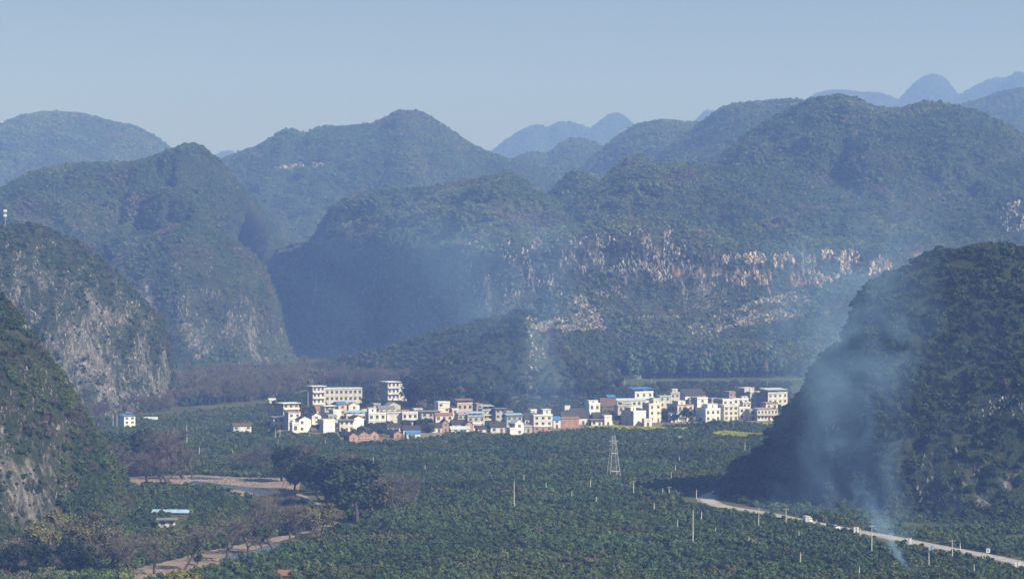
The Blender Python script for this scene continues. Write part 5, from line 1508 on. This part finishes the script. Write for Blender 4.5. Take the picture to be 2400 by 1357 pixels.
def wheel(x, y, r, w, parent):
    t = MB().tube([(x, y - w / 2, r), (x, y + w / 2, r)], [r, r], 14).build('wheel', M_GLASS, parent)
    MB().tube([(x, y - w / 2 - .02, r), (x, y + w / 2 + .02, r)], [r * .55, r * .55], 10).build('rim', M_METAL, t)
def prism(b, prof, y0, y1, mi=0, inset=0):
    n = len(prof)
    V = [(x, y0 + (inset if z > 1.0 else 0), z) for x, z in prof] + [(x, y1 - (inset if z > 1.0 else 0), z) for x, z in prof]
    b.add(V, [tuple(range(n)), tuple(range(2 * n - 1, n - 1, -1))] + [(i, (i + 1) % n, n + (i + 1) % n, n + i) for i in range(n)], mi)
def car(px, py, paint, label, flip=False, k=1.0):
    e = bpy.data.objects.new('car', None); col.objects.link(e)
    p = gpt(px, py, .22); e.location = p
    e.rotation_euler = (0, 0, road_dir(px) + (math.pi if flip else 0)); e.scale = (k, k, k)
    b = MB()
    prism(b, [(-2.2, .35), (2.2, .35), (2.25, .75), (1.3, .95), (.7, 1.45), (-1.1, 1.5), (-1.8, 1.05), (-2.25, .95)], -.88, .88, 0, .14)
    b.build('body', paint, e)
    for s in (-1, 1):
        q = MB(); q.box(-1.0, .55, -.01, .01, 1.03, 1.38); q.build('side_window', M_GLASS, e, (0, s * (.80), 0))
        for x in (-1.35, 1.35):
            wheel(x, s * .8, .33, .22, e)
        MB().box(2.2, 2.27, s * .6 - .18, s * .6 + .18, .6, .74).build('headlight', RM['cap'], e)
    q = MB(); q.add([(1.31, -.7, .98), (1.31, .7, .98), (.76, .66, 1.44), (.76, -.66, 1.44)], [(0, 1, 2, 3)]); q.v = [(x + .02, y, z + .02) for x, y, z in q.v]; q.build('windscreen', M_GLASS, e)
    q = MB(); q.add([(-1.82, -.7, 1.10), (-1.82, .7, 1.10), (-1.2, .66, 1.48), (-1.2, -.66, 1.48)], [(0, 1, 2, 3)]); q.v = [(x - .03, y, z + .02) for x, y, z in q.v]; q.build('rear_window', M_GLASS, e)
    tag(e, label, 'car')
PW = plain('car_white', (.75, .75, .75), .3, .05, .5, spec=.5)
PD = plain('car_dark', (.05, .055, .06), .3, .05, .5, spec=.5)
PB = plain('car_blue', (.10, .22, .38), .3, .05, .5, spec=.5)
car(1957, 1239, PW, 'white car on the road beyond the smoke')
car(1948, 1237, PB, 'blue car just behind the white one on the road', k=.95)
car(2000, 1249, PD, 'dark car on the road beside the banner post', True)
car(1676, 1156.5, PW, 'white car rounding the bend under the dark hill')
e = bpy.data.objects.new('truck', None); col.objects.link(e)
e.location = gpt(1893, 1224, .22); e.rotation_euler = (0, 0, road_dir(1893) + math.pi); e.scale = (.72, .72, .72)
MB().box(-3.6, 1.2, -1.15, 1.15, .95, 3.3).build('cargo_box', HM['white'], e)
MB().box(-3.5, 3.0, -.5, .5, .5, .93).build('chassis', M_METAL, e)
b = MB(); prism(b, [(1.3, .7), (3.2, .7), (3.25, 1.6), (2.95, 2.6), (1.3, 2.65)], -1.05, 1.05, 0, .06); cb = b.build('cab', PW, e)
MB().box(3.13, 3.2, -.8, .8, 1.65, 2.35).build('windscreen', M_GLASS, cb)
for s in (-1, 1):
    MB().box(1.7, 2.75, -.01, .01, 1.6, 2.3).build('side_window', M_GLASS, cb, (0, s * 1.03, 0))
    for x in (-2.7, -1.7, 2.3):
        wheel(x, s * .95, .48, .28, e)
tag(e, 'white box truck on the road under the dark hill', 'truck')

# power lines along the road
def wires(a, b, za, zb, label, n=3):
    e = bpy.data.objects.new('power_line', None); col.objects.link(e)
    A, B = np.array(a) + (0, 0, za), np.array(b) + (0, 0, zb)
    for k in range(n):
        off = np.array((.0, (k - 1) * .45, (k == 1) * .35))
        pts = [A + (B - A) * t + off - np.array((0, 0, 4 * 1.0 * t * (1 - t))) for t in np.linspace(0, 1, 13)]
        MB().tube(pts, [.022] * 13, 4).build('wire', M_METAL, e)
    tag(e, label, 'wire')
wires(gpt(2043, 1299), gpt(2232, 1314), 9.0, 6.2, 'thin wires slung between the two crossarm poles by the road')
wires(gpt(1842, 1234), gpt(2043, 1299), 6.2, 9.0, 'thin wires running from the shaded crossarm pole to the taller one')

# ------------------------------------------------------------------ smoke
def smoke(name, label, base, kx, kx2, r0, kr, top, dens, nscale, colr, kpow=1.0, ys=1.0):
    """plume in a box: axis x = kx*z + kx2*z^2, radius r0 + kr*z, density thinning as it widens, broken by noise"""
    m = bpy.data.materials.new(name)
    m.use_nodes = True
    n, l = m.node_tree.nodes, m.node_tree.links
    n.clear()
    out = n.new('ShaderNodeOutputMaterial')
    v = n.new('ShaderNodeVolumePrincipled')
    v.inputs['Color'].default_value = (*colr, 1)
    v.inputs['Absorption Color'].default_value = (0.75, 0.75, 0.75, 1)
    tc = n.new('ShaderNodeTexCoord')
    sp = n.new('ShaderNodeSeparateXYZ')
    nz0 = noise_node(n, l, tc.outputs['Object'], nscale * .6, 2)
    def mth(op, a, b=None, c=None):
        q = n.new('ShaderNodeMath'); q.operation = op
        for i, x in enumerate((a, b, c)):
            if x is None: continue
            if isinstance(x, (int, float)): q.inputs[i].default_value = x
            else: l.new(x, q.inputs[i])
        return q.outputs[0]
    l.new(tc.outputs['Object'], sp.inputs[0])
    x, y, z = sp.outputs
    cx = mth('ADD', mth('MULTIPLY', z, kx), mth('MULTIPLY', mth('MULTIPLY', z, z), kx2))
    R = mth('ADD', mth('MULTIPLY', z, kr), r0)
    wob = mth('MULTIPLY', mth('SUBTRACT', nz0.outputs[0], .5), mth('MULTIPLY', R, 1.6))
    dx = mth('DIVIDE', mth('ADD', mth('SUBTRACT', x, cx), wob), R)
    dy = mth('DIVIDE', y, mth('MULTIPLY', R, ys))
    rr = mth('ADD', mth('MULTIPLY', dx, dx), mth('MULTIPLY', dy, dy))
    fall = mth('MAXIMUM', mth('SUBTRACT', 1.0, rr), 0.0)
    fall = mth('MULTIPLY', fall, fall)
    nz = noise_node(n, l, tc.outputs['Object'], nscale, 5, .62)
    nz.inputs['Distortion'].default_value = 1.2
    mr = n.new('ShaderNodeMapRange'); mr.inputs['From Min'].default_value = .40; mr.inputs['From Max'].default_value = .64
    l.new(nz.outputs[0], mr.inputs['Value'])
    thin = mth('POWER', mth('DIVIDE', r0, R), kpow)
    endf = n.new('ShaderNodeMapRange'); endf.inputs['From Min'].default_value = top; endf.inputs['From Max'].default_value = top * .6
    l.new(z, endf.inputs['Value'])
    d = mth('MULTIPLY', mth('MULTIPLY', mth('MULTIPLY', fall, mr.outputs[0]), mth('MULTIPLY', thin, endf.outputs[0])), dens)
    l.new(d, v.inputs['Density'])
    l.new(v.outputs[0], out.inputs['Volume'])
    m.cycles.volume_step_rate = 1.0
    Rm = r0 + kr * top
    xs = [kx * zz + kx2 * zz * zz for zz in np.linspace(0, top, 12)]
    mg = lambda zz: (r0 + kr * zz) * 1.5
    x0, x1 = min(q - 1.2 * Rm for q in xs), max(q + 1.2 * Rm for q in xs)
    o = MB().box(x0, x1, -Rm * ys, Rm * ys, .3, top).build(name, m)
    o.location = base
    tag(o, label, 'smoke', kind='stuff')
    return o
SMK = (.31, .56, 1.0)
smoke('smoke', 'thin blue smoke rising from the fire in the near orchard', gpt(2137, 1345), -.75, .006, 1.1, .22, 30, 1.1, .28, SMK, 1.15)
smoke('smoke', 'wide blue smoke veil drifting in front of the dark hill', wpt(2085, 1215, 905) * (1, 1, 0), -.42, .0030, 12, .32, 130, .085, .036, SMK, .7, .5)
smoke('smoke', 'blue smoke veil hanging along the foot of the dark hill', wpt(1890, 1215, 985) * (1, 1, 0), .22, .0, 28, .16, 85, .034, .035, SMK, .4, .4)
smoke('smoke', 'faint blue smoke spread over the upper dark hill', wpt(2180, 1215, 930) * (1, 1, 0), .05, .0, 34, .10, 105, .007, .035, SMK, .2, .25)
smoke('smoke', 'pale smoke drifting up from the middle of the village', gpt(1265, 1000), -.30, .0010, 26, .40, 140, .024, .018, SMK, .7, .7)
smoke('smoke', 'blue smoke layer filling the shaded gorge', wpt(960, 880, 2160) * (1, 1, 0), -.10, .0, 150, .25, 170, .0040, .006, SMK, .3, .55)
smoke('smoke', 'faint blue smoke between the dark hill and the ochre cliff', wpt(1960, 880, 1800) * (1, 1, 0), .10, .0, 60, .3, 140, .0060, .012, SMK, .3, .6)
